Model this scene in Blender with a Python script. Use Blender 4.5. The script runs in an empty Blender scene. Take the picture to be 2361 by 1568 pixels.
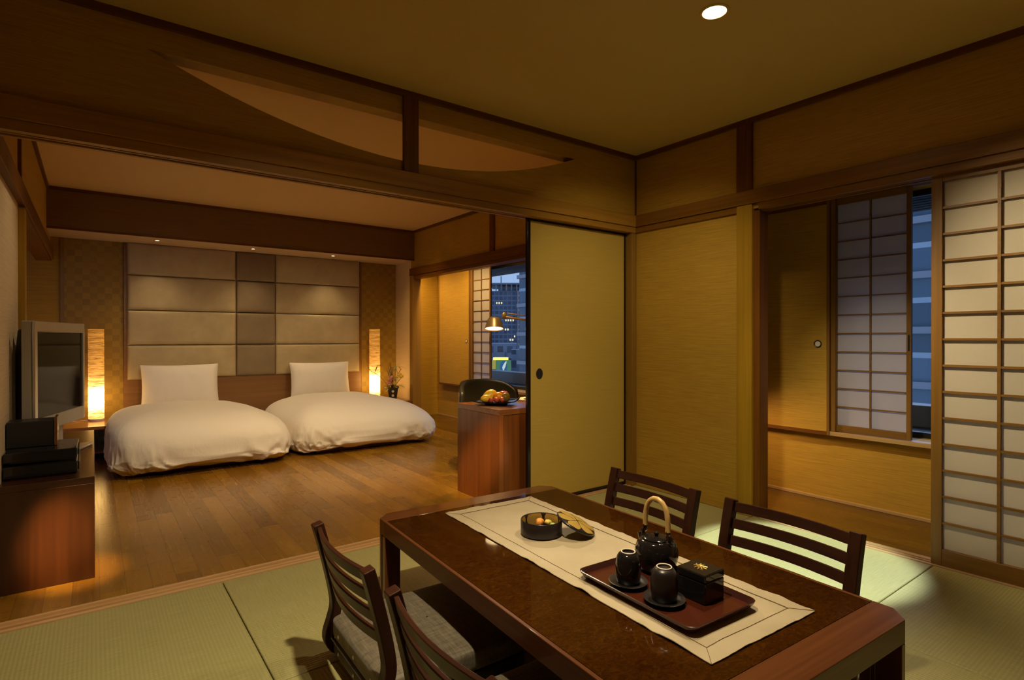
import bpy, bmesh, math, random
from math import sin, cos, pi, radians, sqrt, atan2
from mathutils import Vector, Matrix, noise, Euler
random.seed(7)
SC = bpy.context.scene
COL = SC.collection

# ------------------------------------------------------------------ node helpers
class N:
    def __init__(s, name):
        s.m = bpy.data.materials.new(name); s.m.use_nodes = True
        s.t = s.m.node_tree; s.t.nodes.clear()
        s.out = s.t.nodes.new('ShaderNodeOutputMaterial')
    def n(s, typ, ins=None, **kw):
        nd = s.t.nodes.new('ShaderNode' + typ)
        for k, v in kw.items(): setattr(nd, k, v)
        for k, v in (ins or {}).items():
            sk = nd.inputs[k]
            if hasattr(v, 'links') or isinstance(v, bpy.types.NodeSocket): s.t.links.new(v, sk)
            else:
                if sk.type == 'RGBA' and len(v) == 3: v = (*v, 1)
                sk.default_value = v
        return nd
    def obj(s): return s.n('TexCoord').outputs['Object']
    def mapv(s, v, scale=(1, 1, 1), loc=(0, 0, 0), rot=(0, 0, 0)):
        return s.n('Mapping', {'Vector': v, 'Scale': scale, 'Location': loc, 'Rotation': rot}).outputs[0]
    def noise(s, v, sc=5, det=3, rough=.5, dist=0):
        return s.n('TexNoise', {'Vector': v, 'Scale': sc, 'Detail': det, 'Roughness': rough, 'Distortion': dist}).outputs['Fac']
    def ramp(s, f, stops):
        r = s.n('ValToRGB', {'Fac': f}); e = r.color_ramp.elements
        while len(e) < len(stops): e.new(.5)
        for i, (p, c) in enumerate(stops):
            e[i].position = p; e[i].color = (*c, 1) if len(c) == 3 else c
        return r.outputs[0]
    def mix(s, f, a, b, mode='MIX'):
        nd = s.n('Mix', data_type='RGBA', blend_type=mode)
        for k, v in ((0, f), (6, a), (7, b)):
            sk = nd.inputs[k]
            if isinstance(v, bpy.types.NodeSocket): s.t.links.new(v, sk)
            else: sk.default_value = v if k == 0 else ((*v, 1) if len(v) == 3 else v)
        return nd.outputs[2]
    def math(s, op, a, b=0.0):
        nd = s.n('Math', operation=op)
        for i, v in enumerate((a, b)):
            if isinstance(v, bpy.types.NodeSocket): s.t.links.new(v, nd.inputs[i])
            else: nd.inputs[i].default_value = v
        return nd.outputs[0]
    def bump(s, h, st=.3, d=.01):
        return s.n('Bump', {'Height': h, 'Strength': st, 'Distance': d}).outputs[0]
    def bsdf(s, col, rough=.5, normal=None, **kw):
        ins = {'Base Color': col, 'Roughness': rough}
        if normal is not None: ins['Normal'] = normal
        ins.update(kw)
        b = s.n('BsdfPrincipled', ins).outputs[0]
        s.t.links.new(b, s.out.inputs[0]); return b
    def end(s, sh): s.t.links.new(sh, s.out.inputs[0]); return s.m

def plain(name, col, rough=.5, **kw):
    m = N(name); m.bsdf(col, rough, **kw); return m.m

def wood(name, c1, c2, axis='X', rough=.35, sc=1.0, coat=0.0, grain=26, spec=.5):
    """streaky timber with the grain along one object axis"""
    m = N(name); o = m.obj()
    s = {'X': (.7, grain, grain), 'Y': (grain, .7, grain), 'Z': (grain, grain, .7)}[axis]
    v = m.mapv(o, tuple(a * sc for a in s))
    a = m.noise(v, 1.0, 5, .6, .4)
    b = m.noise(m.mapv(o, tuple(a_ * sc * 3.1 for a_ in s)), 1.0, 2, .5)
    f = m.math('ADD', m.math('MULTIPLY', a, .75), m.math('MULTIPLY', b, .25))
    col = m.ramp(f, [(.3, c1), (.72, c2)])
    m.bsdf(col, rough, m.bump(f, .12, .002), **{'Coat Weight': coat, 'Coat Roughness': .08, 'Specular IOR Level': spec})
    return m.m

def grasscloth(name, c1, c2, axis='X', rough=.75):
    """woven wall cloth: thin broken horizontal fibres"""
    m = N(name); o = m.obj()
    s = {'X': (5, 5, 190), 'Y': (5, 5, 190)}[axis]
    a = m.noise(m.mapv(o, s), 1.0, 4, .65, .6)
    b = m.noise(m.mapv(o, (2.2, 2.2, 420)), 1.0, 2, .5)
    f = m.math('ADD', m.math('MULTIPLY', a, .7), m.math('MULTIPLY', b, .3))
    col = m.ramp(f, [(.34, c1), (.66, c2)])
    m.bsdf(col, rough, m.bump(f, .35, .003))
    return m.m

def tatami(name, ribs='Y', seed=0.0):
    m = N(name); o = m.obj()
    d = 'X' if ribs == 'Y' else 'Y'
    w = m.n('TexWave', {'Vector': o, 'Scale': 24.0, 'Distortion': .15, 'Detail': 1.0}, bands_direction=d).outputs['Fac']
    s = (260, 9, 1) if ribs == 'X' else (9, 260, 1)
    f = m.noise(m.mapv(o, s, (seed, seed, 0)), 1.0, 3, .6)
    g = m.noise(m.mapv(o, (3, 3, 3), (seed, 0, 0)), 1.0, 3, .6)
    h = m.math('ADD', m.math('MULTIPLY', w, .6), m.math('MULTIPLY', f, .5))
    c = m.ramp(f, [(.3, (.33, .30, .115)), (.7, (.47, .43, .19))])
    c = m.mix(m.math('MULTIPLY', w, .35), c, (.30, .26, .09))
    c = m.mix(m.math('MULTIPLY', g, .3), c, (.40, .38, .16))
    m.bsdf(c, .5, m.bump(h, .5, .003), **{'Specular IOR Level': .4})
    return m.m

def bamboo(name, axis='Y', dark=1.0):
    """bamboo strip flooring running along one axis with staggered node marks"""
    m = N(name); o = m.obj()
    sx = m.n('SeparateXYZ', {0: o})
    x, y = (sx.outputs[0], sx.outputs[1]) if axis == 'Y' else (sx.outputs[1], sx.outputs[0])
    strip = m.math('FLOOR', m.math('DIVIDE', x, .033))
    plank = m.math('FLOOR', m.math('DIVIDE', x, .099))
    ws = m.n('TexWhiteNoise', {'W': strip}, noise_dimensions='1D').outputs['Value']
    wp = m.n('TexWhiteNoise', {'W': m.math('ADD', plank, 40.5)}, noise_dimensions='1D').outputs['Value']
    yn = m.math('FRACT', m.math('ADD', m.math('DIVIDE', y, .31), m.math('MULTIPLY', ws, 9.7)))
    node = m.math('LESS_THAN', yn, .035)
    yp = m.math('ADD', m.math('DIVIDE', y, 1.15), m.math('MULTIPLY', wp, 5.3))
    board = m.n('TexWhiteNoise', {'Vector': m.n('CombineXYZ', {0: plank, 1: m.math('FLOOR', yp)}).outputs[0]}, noise_dimensions='2D').outputs['Value']
    seam = m.math('ADD', m.math('LESS_THAN', m.math('FRACT', m.math('DIVIDE', x, .099)), .03), m.math('LESS_THAN', m.math('FRACT', yp), .0035))
    s = (60, 2.2, 1) if axis == 'Y' else (2.2, 60, 1)
    g = m.noise(m.mapv(o, s), 1.0, 3, .6)
    c = m.ramp(m.math('ADD', m.math('MULTIPLY', board, .6), m.math('MULTIPLY', g, .4)),
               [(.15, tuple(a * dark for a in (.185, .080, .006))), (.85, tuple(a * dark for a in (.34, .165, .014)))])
    c = m.mix(m.math('MULTIPLY', node, .38), c, (.10, .05, .015))
    c = m.mix(m.math('MULTIPLY', m.math('MINIMUM', seam, 1.0), .5), c, (.07, .035, .012))
    m.bsdf(c, m.math('ADD', .2, m.math('MULTIPLY', g, .12)), None, **{'Specular IOR Level': .5})
    return m.m

def paper(name, col, trans=.45):
    m = N(name); o = m.obj()
    f = m.noise(m.mapv(o, (60, 60, 60)), 1.0, 4, .7, .8)
    c = m.mix(m.math('MULTIPLY', f, .25), col, tuple(a * .8 for a in col))
    d = m.n('BsdfDiffuse', {'Color': c}).outputs[0]
    t = m.n('BsdfTranslucent', {'Color': c}).outputs[0]
    return m.end(m.n('MixShader', {0: trans, 1: d, 2: t}).outputs[0])

def emis(name, col, st):
    m = N(name); return m.end(m.n('Emission', {'Color': col, 'Strength': st}).outputs[0])

# ------------------------------------------------------------------ mesh builder
class MB:
    def __init__(s): s.v = []; s.f = []
    def add(s, vs, fs):
        b = len(s.v); s.v += [tuple(v) for v in vs]; s.f += [tuple(i + b for i in f) for f in fs]; return s
    def box(s, x0, y0, z0, x1, y1, z1):
        if x0 > x1: x0, x1 = x1, x0
        if y0 > y1: y0, y1 = y1, y0
        if z0 > z1: z0, z1 = z1, z0
        vs = [(x, y, z) for x in (x0, x1) for y in (y0, y1) for z in (z0, z1)]
        return s.add(vs, [(0, 1, 3, 2), (4, 6, 7, 5), (0, 4, 5, 1), (2, 3, 7, 6), (0, 2, 6, 4), (1, 5, 7, 3)])
    def prism(s, poly, a, b, axis='Z'):
        """extrude a closed polygon between a and b; poly in (x,y) for Z, (x,z) for Y, (y,z) for X"""
        def P(p, t): return {'Z': (p[0], p[1], t), 'Y': (p[0], t, p[1]), 'X': (t, p[0], p[1])}[axis]
        n = len(poly)
        vs = [P(p, a) for p in poly] + [P(p, b) for p in poly]
        fs = [tuple(range(n))[::-1], tuple(range(n, 2 * n))] + [(i, (i + 1) % n, n + (i + 1) % n, n + i) for i in range(n)]
        return s.add(vs, fs)
    def lathe(s, prof, c=(0, 0, 0), n=32, caps=True):
        vs = []; fs = []
        for r, z in prof:
            for k in range(n):
                a = 2 * pi * k / n; vs.append((c[0] + r * cos(a), c[1] + r * sin(a), c[2] + z))
        for i in range(len(prof) - 1):
            for k in range(n):
                k2 = (k + 1) % n; fs.append((i * n + k, i * n + k2, (i + 1) * n + k2, (i + 1) * n + k))
        if caps:
            if prof[0][0] > 1e-5: fs.append(tuple(range(n))[::-1])
            if prof[-1][0] > 1e-5: fs.append(tuple((len(prof) - 1) * n + k for k in range(n)))
        return s.add(vs, fs)
    def tube(s, pts, r, n=10, rad=None):
        pts = [Vector(p) for p in pts]; vs = []; fs = []; up = None
        for i, p in enumerate(pts):
            t = (pts[min(i + 1, len(pts) - 1)] - pts[max(i - 1, 0)]).normalized()
            if up is None: up = t.orthogonal().normalized()
            up = (up - t * up.dot(t)); up = up.normalized() if up.length > 1e-6 else t.orthogonal().normalized()
            sd = t.cross(up); rr = rad[i] if rad else r
            for k in range(n):
                a = 2 * pi * k / n; vs.append(p + up * (rr * cos(a)) + sd * (rr * sin(a)))
        for i in range(len(pts) - 1):
            for k in range(n):
                k2 = (k + 1) % n; fs.append((i * n + k, i * n + k2, (i + 1) * n + k2, (i + 1) * n + k))
        fs.append(tuple(range(n))[::-1]); fs.append(tuple((len(pts) - 1) * n + k for k in range(n)))
        return s.add(vs, fs)
    def grid(s, fn, nu, nv, close_u=False):
        vs = [fn(i / (nu if close_u else nu - 1), j / (nv - 1)) for j in range(nv) for i in range(nu)]
        fs = []
        for j in range(nv - 1):
            for i in range(nu if close_u else nu - 1):
                i2 = (i + 1) % nu; fs.append((j * nu + i, j * nu + i2, (j + 1) * nu + i2, (j + 1) * nu + i))
        return s.add(vs, fs)
    def ell(s, c, r, n=20, m=12, fn=None):
        def f(u, v):
            a = 2 * pi * u; b = pi * (v - .5)
            p = Vector((cos(b) * cos(a), cos(b) * sin(a), sin(b)))
            if fn: p = fn(p)
            return (c[0] + r[0] * p[0], c[1] + r[1] * p[1], c[2] + r[2] * p[2])
        return s.grid(f, n, m, True)
    def build(s, name, mat, parent=None, bevel=0.0, smooth=40, seg=2, loc=None, rot=None, solid=0.0):
        me = bpy.data.meshes.new(name); me.from_pydata(s.v, [], s.f)
        bm = bmesh.new(); bm.from_mesh(me); bmesh.ops.remove_doubles(bm, verts=bm.verts, dist=1e-6)
        bmesh.ops.recalc_face_normals(bm, faces=bm.faces); bm.to_mesh(me); bm.free()
        if mat: me.materials.append(mat)
        if smooth:
            me.polygons.foreach_set('use_smooth', [True] * len(me.polygons)); me.set_sharp_from_angle(angle=radians(smooth))
        o = bpy.data.objects.new(name, me); COL.objects.link(o)
        if parent: o.parent = parent
        if loc: o.location = loc
        if rot: o.rotation_euler = rot
        if solid:
            md = o.modifiers.new('solid', 'SOLIDIFY'); md.thickness = solid; md.offset = 0
        if bevel:
            md = o.modifiers.new('bevel', 'BEVEL'); md.width = bevel; md.segments = seg; md.limit_method = 'ANGLE'; md.angle_limit = radians(35)
            md.harden_normals = bool(smooth)
        return o

def box(name, mat, a, b, parent=None, bevel=0.0, **k): return MB().box(*a, *b).build(name, mat, parent, bevel, **k)
def tag(o, label=None, cat=None, group=None, kind=None):
    if label: o['label'] = label
    if cat: o['category'] = cat
    if group: o['group'] = group
    if kind: o['kind'] = kind
    return o
def thing(name, label, cat, loc=(0, 0, 0), rz=0.0, group=None):
    o = bpy.data.objects.new(name, None); COL.objects.link(o); o.empty_display_size = .05
    o.location = loc; o.rotation_euler = (0, 0, rz)
    return tag(o, label, cat, group)
def struct(o, label=None): 
    return tag(o, label, None, None, 'structure')
def sempty(name, loc=(0, 0, 0), label=None):
    o = bpy.data.objects.new(name, None); COL.objects.link(o); o.location = loc; o.empty_display_size = .05
    return struct(o, label)
def dup(root, loc, rz, label):
    r = root.copy(); COL.objects.link(r); r.location = loc; r.rotation_euler = (0, 0, rz); r['label'] = label
    for ch in list(root.children):
        c = ch.copy(); COL.objects.link(c); c.parent = r
        for g in ch.children:
            d = g.copy(); COL.objects.link(d); d.parent = c
    return r

# ------------------------------------------------------------------ materials
WALL1, WALL2 = (.33, .182, .014), (.52, .305, .028)
M = {}
M['wall_x'] = grasscloth('grasscloth along X', WALL1, WALL2)
M['wall_y'] = grasscloth('grasscloth along Y', WALL1, WALL2, 'Y')
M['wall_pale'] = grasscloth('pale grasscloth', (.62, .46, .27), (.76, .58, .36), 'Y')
M['ceil'] = plain('ceiling paper', (.56, .40, .13), .85)
M['ceil_bed'] = plain('bedroom ceiling paper', (.74, .50, .20), .85)
M['trim_x'] = wood('dark timber along X', (.10, .034, .004), (.20, .072, .009), 'X', .45, spec=.2)
M['trim_y'] = wood('dark timber along Y', (.10, .034, .004), (.20, .072, .009), 'Y', .45, spec=.2)
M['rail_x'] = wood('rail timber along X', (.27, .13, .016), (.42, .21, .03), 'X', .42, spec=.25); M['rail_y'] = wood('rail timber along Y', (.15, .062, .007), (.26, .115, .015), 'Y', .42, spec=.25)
M['trim_z'] = wood('dark timber along Z', (.10, .034, .004), (.20, .072, .009), 'Z', .45, spec=.2)
M['post'] = wood('pale post timber', (.29, .155, .006), (.43, .24, .012), 'Z', .5)
M['post_mid'] = wood('brown post timber', (.20, .10, .012), (.30, .155, .022), 'Z', .5)
M['sill_x'] = wood('pale threshold timber', (.50, .29, .12), (.68, .43, .20), 'X', .35)
M['sill_y'] = wood('pale threshold timber along Y', (.38, .235, .095), (.55, .36, .16), 'Y', .4)
M['groove'] = plain('shadowed groove timber', (.16, .08, .03), .5)
M['beam'] = grasscloth('dark beam cloth', (.16, .080, .012), (.22, .112, .018))
M['lacq'] = plain('black lacquer', (.010, .006, .006), .16)
M['fus'] = grasscloth('sliding door paper', (.44, .29, .045), (.49, .33, .055))
M['shoji'] = paper('sliding screen paper', (.82, .74, .59), .5)
M['wshoji'] = paper('window screen paper', (.76, .70, .68), .6)
M['shw_y'] = wood('screen lattice timber', (.145, .066, .008), (.25, .12, .018), 'Y', .45)
M['shw_z'] = wood('screen stile timber', (.145, .066, .008), (.25, .12, .018), 'Z', .45)
M['mat_y'] = tatami('tatami ribs along Y', 'Y'); M['mat_x'] = tatami('tatami ribs along X', 'X', 3.3)
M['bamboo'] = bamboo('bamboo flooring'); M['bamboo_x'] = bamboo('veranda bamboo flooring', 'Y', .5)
M['mahog'] = wood('reddish mahogany', (.15, .042, .008), (.30, .095, .019), 'Z', .3, .6, .25)
M['mahog_top'] = wood('reddish mahogany top', (.20, .065, .02), (.34, .125, .04), 'X', .22, .6, .3)
M['tvwood'] = wood('dark red cabinet timber', (.020, .0055, .0013), (.050, .015, .0035), 'Z', .32, .6, .15)
M['walnut'] = wood('dark cabinet walnut', (.11, .036, .009), (.21, .075, .018), 'Y', .25, .6, .3)
M['tbl_x'] = wood('table frame timber', (.085, .027, .009), (.16, .055, .018), 'X', .3, 1, .7, spec=.04)
M['tbl_y'] = wood('table rail timber', (.085, .027, .009), (.16, .055, .018), 'Y', .3, 1, .25, spec=.04)
M['tbl_z'] = wood('table leg timber', (.085, .027, .009), (.16, .055, .018), 'Z', .3, 1, .3)
M['chair'] = wood('dark chair timber', (.032, .0105, .0055), (.064, .022, .0115), 'Z', .35, 1, .06, spec=.15)
M['chair_y'] = wood('dark chair slat timber', (.032, .0105, .0055), (.064, .022, .0115), 'Y', .35, 1, .06, spec=.15)
def _linen():
    m = N('white cotton bedding'); o = m.obj()
    f = m.noise(m.mapv(o, (9, 9, 5)), 1.0, 5, .62, 1.2); g = m.noise(m.mapv(o, (30, 30, 14)), 1.0, 3, .6, .8)
    m.bsdf((.80, .74, .66), .8, m.bump(m.math('ADD', m.math('MULTIPLY', f, .8), m.math('MULTIPLY', g, .2)), .30, .02), **{'Sheen Weight': .2}); return m.m
M['linen'] = _linen()
M['white'] = plain('white cotton pillow', (.82, .76, .70), .8, **{'Sheen Weight': .2})
M['plat'] = wood('bed plinth timber', (.075, .030, .012), (.13, .055, .022), 'X', .4)
M['headwood'] = wood('headboard timber', (.18, .080, .02), (.26, .12, .032), 'X', .4)
M['metal'] = plain('brushed aluminium', (.55, .54, .53), .32, **{'Metallic': .9})
M['tvgrey'] = plain('grey television plastic', (.33, .29, .24), .4)
M['black'] = plain('black plastic', (.012, .011, .012), .35)
M['gloss'] = plain('glossy black plastic', (.010, .009, .010), .06)
M['screen'] = plain('dark screen glass', (.006, .005, .004), .05, **{'Specular IOR Level': .10})
M['brass'] = plain('gold paint', (.75, .50, .12), .35, **{'Metallic': .6})
M['glaze'] = plain('black glazed ceramic', (.012, .010, .010), .10)
M['glaze_satin'] = plain('dark satin ceramic', (.020, .014, .013), .33)
M['rim'] = plain('unglazed pale rim', (.72, .63, .52), .6)
M['tray'] = plain('red brown tray lacquer', (.062, .013, .005), .22)
M['trayrim'] = plain('dark tray rim lacquer', (.045, .014, .010), .18)
M['rattan'] = wood('pale rattan', (.50, .31, .09), (.66, .44, .16), 'Z', .35, 2)
M['leather'] = plain('olive black leather', (.020, .017, .009), .38)

def _burl():
    m = N('burl veneer'); o = m.obj()
    a = m.noise(m.mapv(o, (9, 14, 9)), 4.0, 8, .72, 1.6)
    b = m.noise(m.mapv(o, (3, 5, 3)), 1.0, 4, .6, 1.0)
    f = m.math('ADD', m.math('MULTIPLY', a, .75), m.math('MULTIPLY', b, .25))
    c = m.ramp(f, [(.36, (.022, .0055, .0006)), (.5, (.038, .0115, .0011)), (.66, (.066, .0215, .0024))])
    m.bsdf(c, .35, None, **{'Coat Weight': .5, 'Coat Roughness': .04, 'Specular IOR Level': 0.0}); return m.m
M['burl'] = _burl()

def _runner():
    m = N('hemp runner cloth'); o = m.obj()
    a = m.n('TexWave', {'Vector': o, 'Scale': 150.0, 'Distortion': 1.5, 'Detail': 2.0}, bands_direction='X').outputs['Fac']
    b = m.n('TexWave', {'Vector': o, 'Scale': 150.0, 'Distortion': 1.5, 'Detail': 2.0}, bands_direction='Y').outputs['Fac']
    w = m.math('MULTIPLY', m.math('ADD', a, b), .5)
    g = m.noise(m.mapv(o, (7, 7, 7)), 1.0, 4, .6)
    c = m.ramp(g, [(.3, (.40, .315, .185)), (.7, (.50, .40, .25))])
    c = m.mix(m.math('MULTIPLY', w, .25), c, (.30, .22, .12))
    m.bsdf(c, .55, m.bump(w, .25, .001), **{'Sheen Weight': .3, 'Specular IOR Level': .45}); return m.m
M['runner'] = _runner()

def _cushion():
    m = N('woven cushion cloth'); o = m.obj()
    a = m.noise(m.mapv(o, (14, 190, 40)), 1.0, 3, .6); b = m.noise(m.mapv(o, (190, 14, 40)), 1.0, 3, .6)
    f = m.math('MULTIPLY', m.math('ADD', a, b), .5)
    c = m.ramp(f, [(.36, (.075, .057, .034)), (.64, (.20, .162, .105))])
    m.bsdf(c, .6, m.bump(f, .4, .002), **{'Sheen Weight': .25}); return m.m
M['cushion'] = _cushion()
M['cushion_side'] = plain('cushion side leatherette', (.085, .068, .040), .42)

def _head(name, c1, c2):
    m = N(name); o = m.obj()
    f = m.noise(m.mapv(o, (5, 5, 5)), 1.0, 5, .6)
    p = m.noise(m.mapv(o, (160, 160, 160)), 1.0, 2, .5)
    m.bsdf(m.ramp(f, [(.3, c1), (.7, c2)]), .55, m.bump(p, .15, .001)); return m.m
M['head'] = _head('beige leather panel', (.40, .31, .165), (.49, .385, .215))
M['head2'] = _head('taupe leather panel', (.20, .14, .075), (.26, .185, .10))

def _checker():
    m = N('checked wall cloth'); o = m.obj()
    sx = m.n('SeparateXYZ', {0: o})
    i = m.math('FLOOR', m.math('DIVIDE', sx.outputs[0], .062)); k = m.math('FLOOR', m.math('DIVIDE', sx.outputs[2], .062))
    odd = m.math('MODULO', m.math('ADD', i, m.math('ADD', k, 100.0)), 2.0)
    r = m.n('TexWhiteNoise', {'Vector': m.n('CombineXYZ', {0: i, 1: k}).outputs[0]}, noise_dimensions='2D').outputs['Value']
    t = m.math('ADD', m.math('MULTIPLY', odd, .5), m.math('MULTIPLY', r, .5))
    fz = m.noise(m.mapv(o, (8, 8, 240)), 1.0, 3, .6); fx = m.noise(m.mapv(o, (240, 8, 8)), 1.0, 3, .6)
    fib = m.mix(odd, fz, fx)
    c = m.ramp(t, [(.1, (.30, .172, .014)), (.9, (.40, .235, .021))])
    c = m.mix(.25, c, fib, 'MULTIPLY')
    m.bsdf(c, .6); return m.m
M['check'] = _checker()

def _glass():
    m = N('window glass')
    fr = m.math('MULTIPLY', m.n('Fresnel', {'IOR': 1.45}).outputs[0], m.math('SUBTRACT', 1.0, m.n('NewGeometry').outputs['Backfacing']))
    return m.end(m.n('MixShader', {0: fr, 1: m.n('BsdfTransparent', {'Color': (.93, .96, .95)}).outputs[0], 2: m.n('BsdfGlossy', {'Roughness': .01}).outputs[0]}).outputs[0])
M['glass'] = _glass()

def _lampshade():
    """crinkled paper tube lit from inside by a bulb low in the tube"""
    m = N('glowing crinkled paper'); o = m.obj()
    sx = m.n('SeparateXYZ', {0: o}); z = sx.outputs[2]
    cr = m.noise(m.mapv(o, (7, 7, 95)), 1.0, 3, .6, 1.2)
    prof = m.ramp(m.math('DIVIDE', z, .93), [(0, (.16,) * 3), (.08, (.24,) * 3), (.18, (1,) * 3), (.30, (1,) * 3), (.40, (.19,) * 3), (.55, (.080,) * 3), (.75, (.050,) * 3), (1, (.040,) * 3)])
    k = m.ramp(cr, [(.30, (.25,) * 3), (.70, (1.75,) * 3)])
    s = m.math('MULTIPLY', m.math('MULTIPLY', prof, 9.5), k)
    hot = m.mix(m.math('MINIMUM', m.math('MULTIPLY', s, .22), 1.0), (1.0, .34, .035), (1.0, .60, .18))
    e = m.n('Emission', {'Color': hot, 'Strength': s}).outputs[0]
    d = m.n('BsdfDiffuse', {'Color': (.35, .22, .06)}).outputs[0]
    return m.end(m.n('AddShader', {0: e, 1: d}).outputs[0])
M['lampshade'] = _lampshade()
M['bulb'] = emis('downlight lens', (1, .80, .48), 60)
M['bulb_s'] = emis('small downlight lens', (1, .72, .38), 6)
M['bulb_d'] = emis('desk lamp diffuser', (1, .70, .32), 9)

# ------------------------------------------------------------------ room shell
HC, ZN1, ZN0, ZK = 2.55, 2.088, 2.000, 1.957     # ceiling, rail top, rail bottom, head track bottom
XL, YB, YH = -3.726, 3.757, 4.326                # bedroom left wall, beam plane, headboard wall
YT = -3.90                                        # rear wall of the tatami room
struct(box('floor_tatami_base', M['mat_x'], (-3.9, YT, -.12), (0, -.002, -.055)))
fl = struct(box('floor', M['bamboo'], (-4.7, .105, -.12), (.10, 4.5, 0)))
struct(box('floor_veranda', M['bamboo_x'], (.10, YT, -.12), (.765, 4.5, 0)))
struct(box('ceiling', M['ceil'], (-3.95, YT - .05, HC), (.95, .05, HC + .08)))
struct(box('ceiling_bedroom', M['ceil_bed'], (-4.7, .05, HC), (.95, 4.5, HC + .08)))
# rear and left walls of the tatami room (behind the viewer)
struct(box('wall_rear', M['wall_x'], (-3.95, YT - .06, 0), (.95, YT, HC)))
struct(box('wall_left', M['wall_y'], (-3.93, YT, 0), (-3.87, .1, HC)))
# head wall of the bedroom
struct(box('wall_back', M['wall_x'], (-4.7, YH, 0), (0, YH + .06, HC)))
for i, (a, b) in enumerate(((-3.62, -3.127), (-.503, -.004))):
    struct(box('wall_panel_%s' % ('left', 'right')[i], M['check'], (a, YH - .012, 0), (b, YH - .001, 2.185)))
struct(box('trim_1', M['post_mid'], (-3.650, YH - .02, 0), (-3.62, YH - .001, 2.185)))
struct(box('wall_beam', M['beam'], (XL, YB, 2.172), (0, YH, HC)))
sf = struct(box('trim_2', plain('pale soffit', (.62, .45, .26), .7), (XL, YB + .012, 2.160), (-.002, YH - .022, 2.1715)))
struct(box('trim_3', M['trim_x'], (XL, YB - .008, HC - .03), (0, YB, HC)))
struct(box('trim_4', M['trim_x'], (XL, YB - .006, 2.160), (0, YB + .012, 2.180)))

# partition between the rooms: wall over the opening with an arched cut-out
poly = [(-3.87, ZN1), (0, ZN1), (0, HC), (-3.87, HC)]
arc = [(-3.189 + 2.549 * t, 0) for t in [i / 40 for i in range(41)]]
R = (1.2745 ** 2 + .262 ** 2) / (2 * .262); xc, zc = -1.9145, 2.153 + R
arc = [(x, min(2.415, zc - sqrt(R * R - (x - xc) ** 2))) for x, _ in arc]
def arch_wall():
    mb = MB()
    top = [(x, 2.415) for x, _ in arc]
    y0, y1 = 0.0, .10
    # below the arch, strip by strip, and above, plus the reveal
    xs = [-3.87] + [p[0] for p in arc] + [0]
    zs = [2.415] + [p[1] for p in arc] + [2.415]
    for i in range(len(xs) - 1):
        for y in (y0, y1):
            mb.add([(xs[i], y, ZN1 - .02), (xs[i + 1], y, ZN1 - .02), (xs[i + 1], y, zs[i + 1]), (xs[i], y, zs[i])], [(0, 1, 2, 3)])
            mb.add([(xs[i], y, 2.415), (xs[i + 1], y, 2.415), (xs[i + 1], y, HC), (xs[i], y, HC)], [(0, 1, 2, 3)])
        if 0 < i < len(xs) - 2:
            for za, zb in ((zs[i], zs[i + 1]), (2.415, 2.415)):
                mb.add([(xs[i], y0, za), (xs[i + 1], y0, zb), (xs[i + 1], y1, zb), (xs[i], y1, za)], [(0, 1, 2, 3)])
    return mb.build('wall_partition', M['wall_x'], smooth=0)
struct(arch_wall(), 'wall over the opening with a long arched cut-out')
struct(box('trim_5', M['trim_z'], (-1.975, -.022, ZN1 - .01), (-1.882, -.0005, HC - .028), bevel=.002))
k = MB().box(-3.87, -.032, ZN0, -.012, .002, ZN1).build('trim_6', M['rail_x'], bevel=.003); struct(k, 'dark lintel rail over the opening')
mb = MB().box(-3.87, -.018, ZK, -.002, .020, ZN0 - .0005)
for a, b in ((.030, .050), (.060, .080)): pass
mb.box(-3.87, .021, ZK + .018, -.002, .099, ZN0 - .0005)
for a, b in ((.034, .046), (.076, .099)): mb.box(-3.87, a, ZK, -.002, b, ZK + .0175)
struct(mb.build('trim_7', M['rail_x'], bevel=.0015), 'grooved head track over the opening')
struct(box('trim_8', M['trim_x'], (-3.87, -.022, HC - .032), (0, -.0005, HC)))
struct(box('trim_9', M['trim_y'], (-.022, YT, HC - .032), (-.0005, -.022, HC)))
mb = MB().box(-3.87, 0, -.11, -.0, .022, .004).box(-3.87, .022, -.11, 0, .1045, -.008)
for a, b in ((.042, .056), (.0855, .1045)): mb.box(-3.87, a, -.008, 0, b, .004)
struct(mb.build('trim_10', M['sill_x'], bevel=.0012), 'pale grooved threshold between the rooms')

# right-hand wall (X = 0) of both rooms
struct(box('wall_right', M['wall_y'], (.0, -.868, 0), (.10, 0, ZN0)))
struct(box('wall_right_upper', M['wall_y'], (.0, YT, ZN0 - .03), (.10, .10, HC)))
struct(box('wall_right_bedroom_upper', M['wall_y'], (.0, .10, ZN0 - .03), (.10, YB + .09, HC)))
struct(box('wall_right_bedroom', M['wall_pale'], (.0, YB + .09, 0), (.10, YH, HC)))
struct(box('wall_right_rear', M['wall_y'], (.0, YT, 0), (.10, -2.96, ZN0)))
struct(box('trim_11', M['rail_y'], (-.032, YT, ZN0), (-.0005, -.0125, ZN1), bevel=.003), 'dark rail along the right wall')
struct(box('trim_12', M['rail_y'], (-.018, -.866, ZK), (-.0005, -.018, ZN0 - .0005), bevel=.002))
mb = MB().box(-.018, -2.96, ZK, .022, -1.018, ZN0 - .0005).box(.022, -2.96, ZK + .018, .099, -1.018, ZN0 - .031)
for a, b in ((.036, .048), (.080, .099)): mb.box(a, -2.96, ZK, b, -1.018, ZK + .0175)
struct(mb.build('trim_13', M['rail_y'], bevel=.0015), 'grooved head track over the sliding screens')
mb = MB().box(-.004, -2.96, -.10, .018, -.974, .004).box(.018, -2.96, -.10, .0995, -.974, -.008)
for a, b in ((.036, .048), (.066, .0995)): mb.box(a, -2.96, -.008, b, -.974, .004)
struct(mb.build('trim_14', M['sill_y'], bevel=.0012), 'pale grooved threshold of the veranda')
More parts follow.
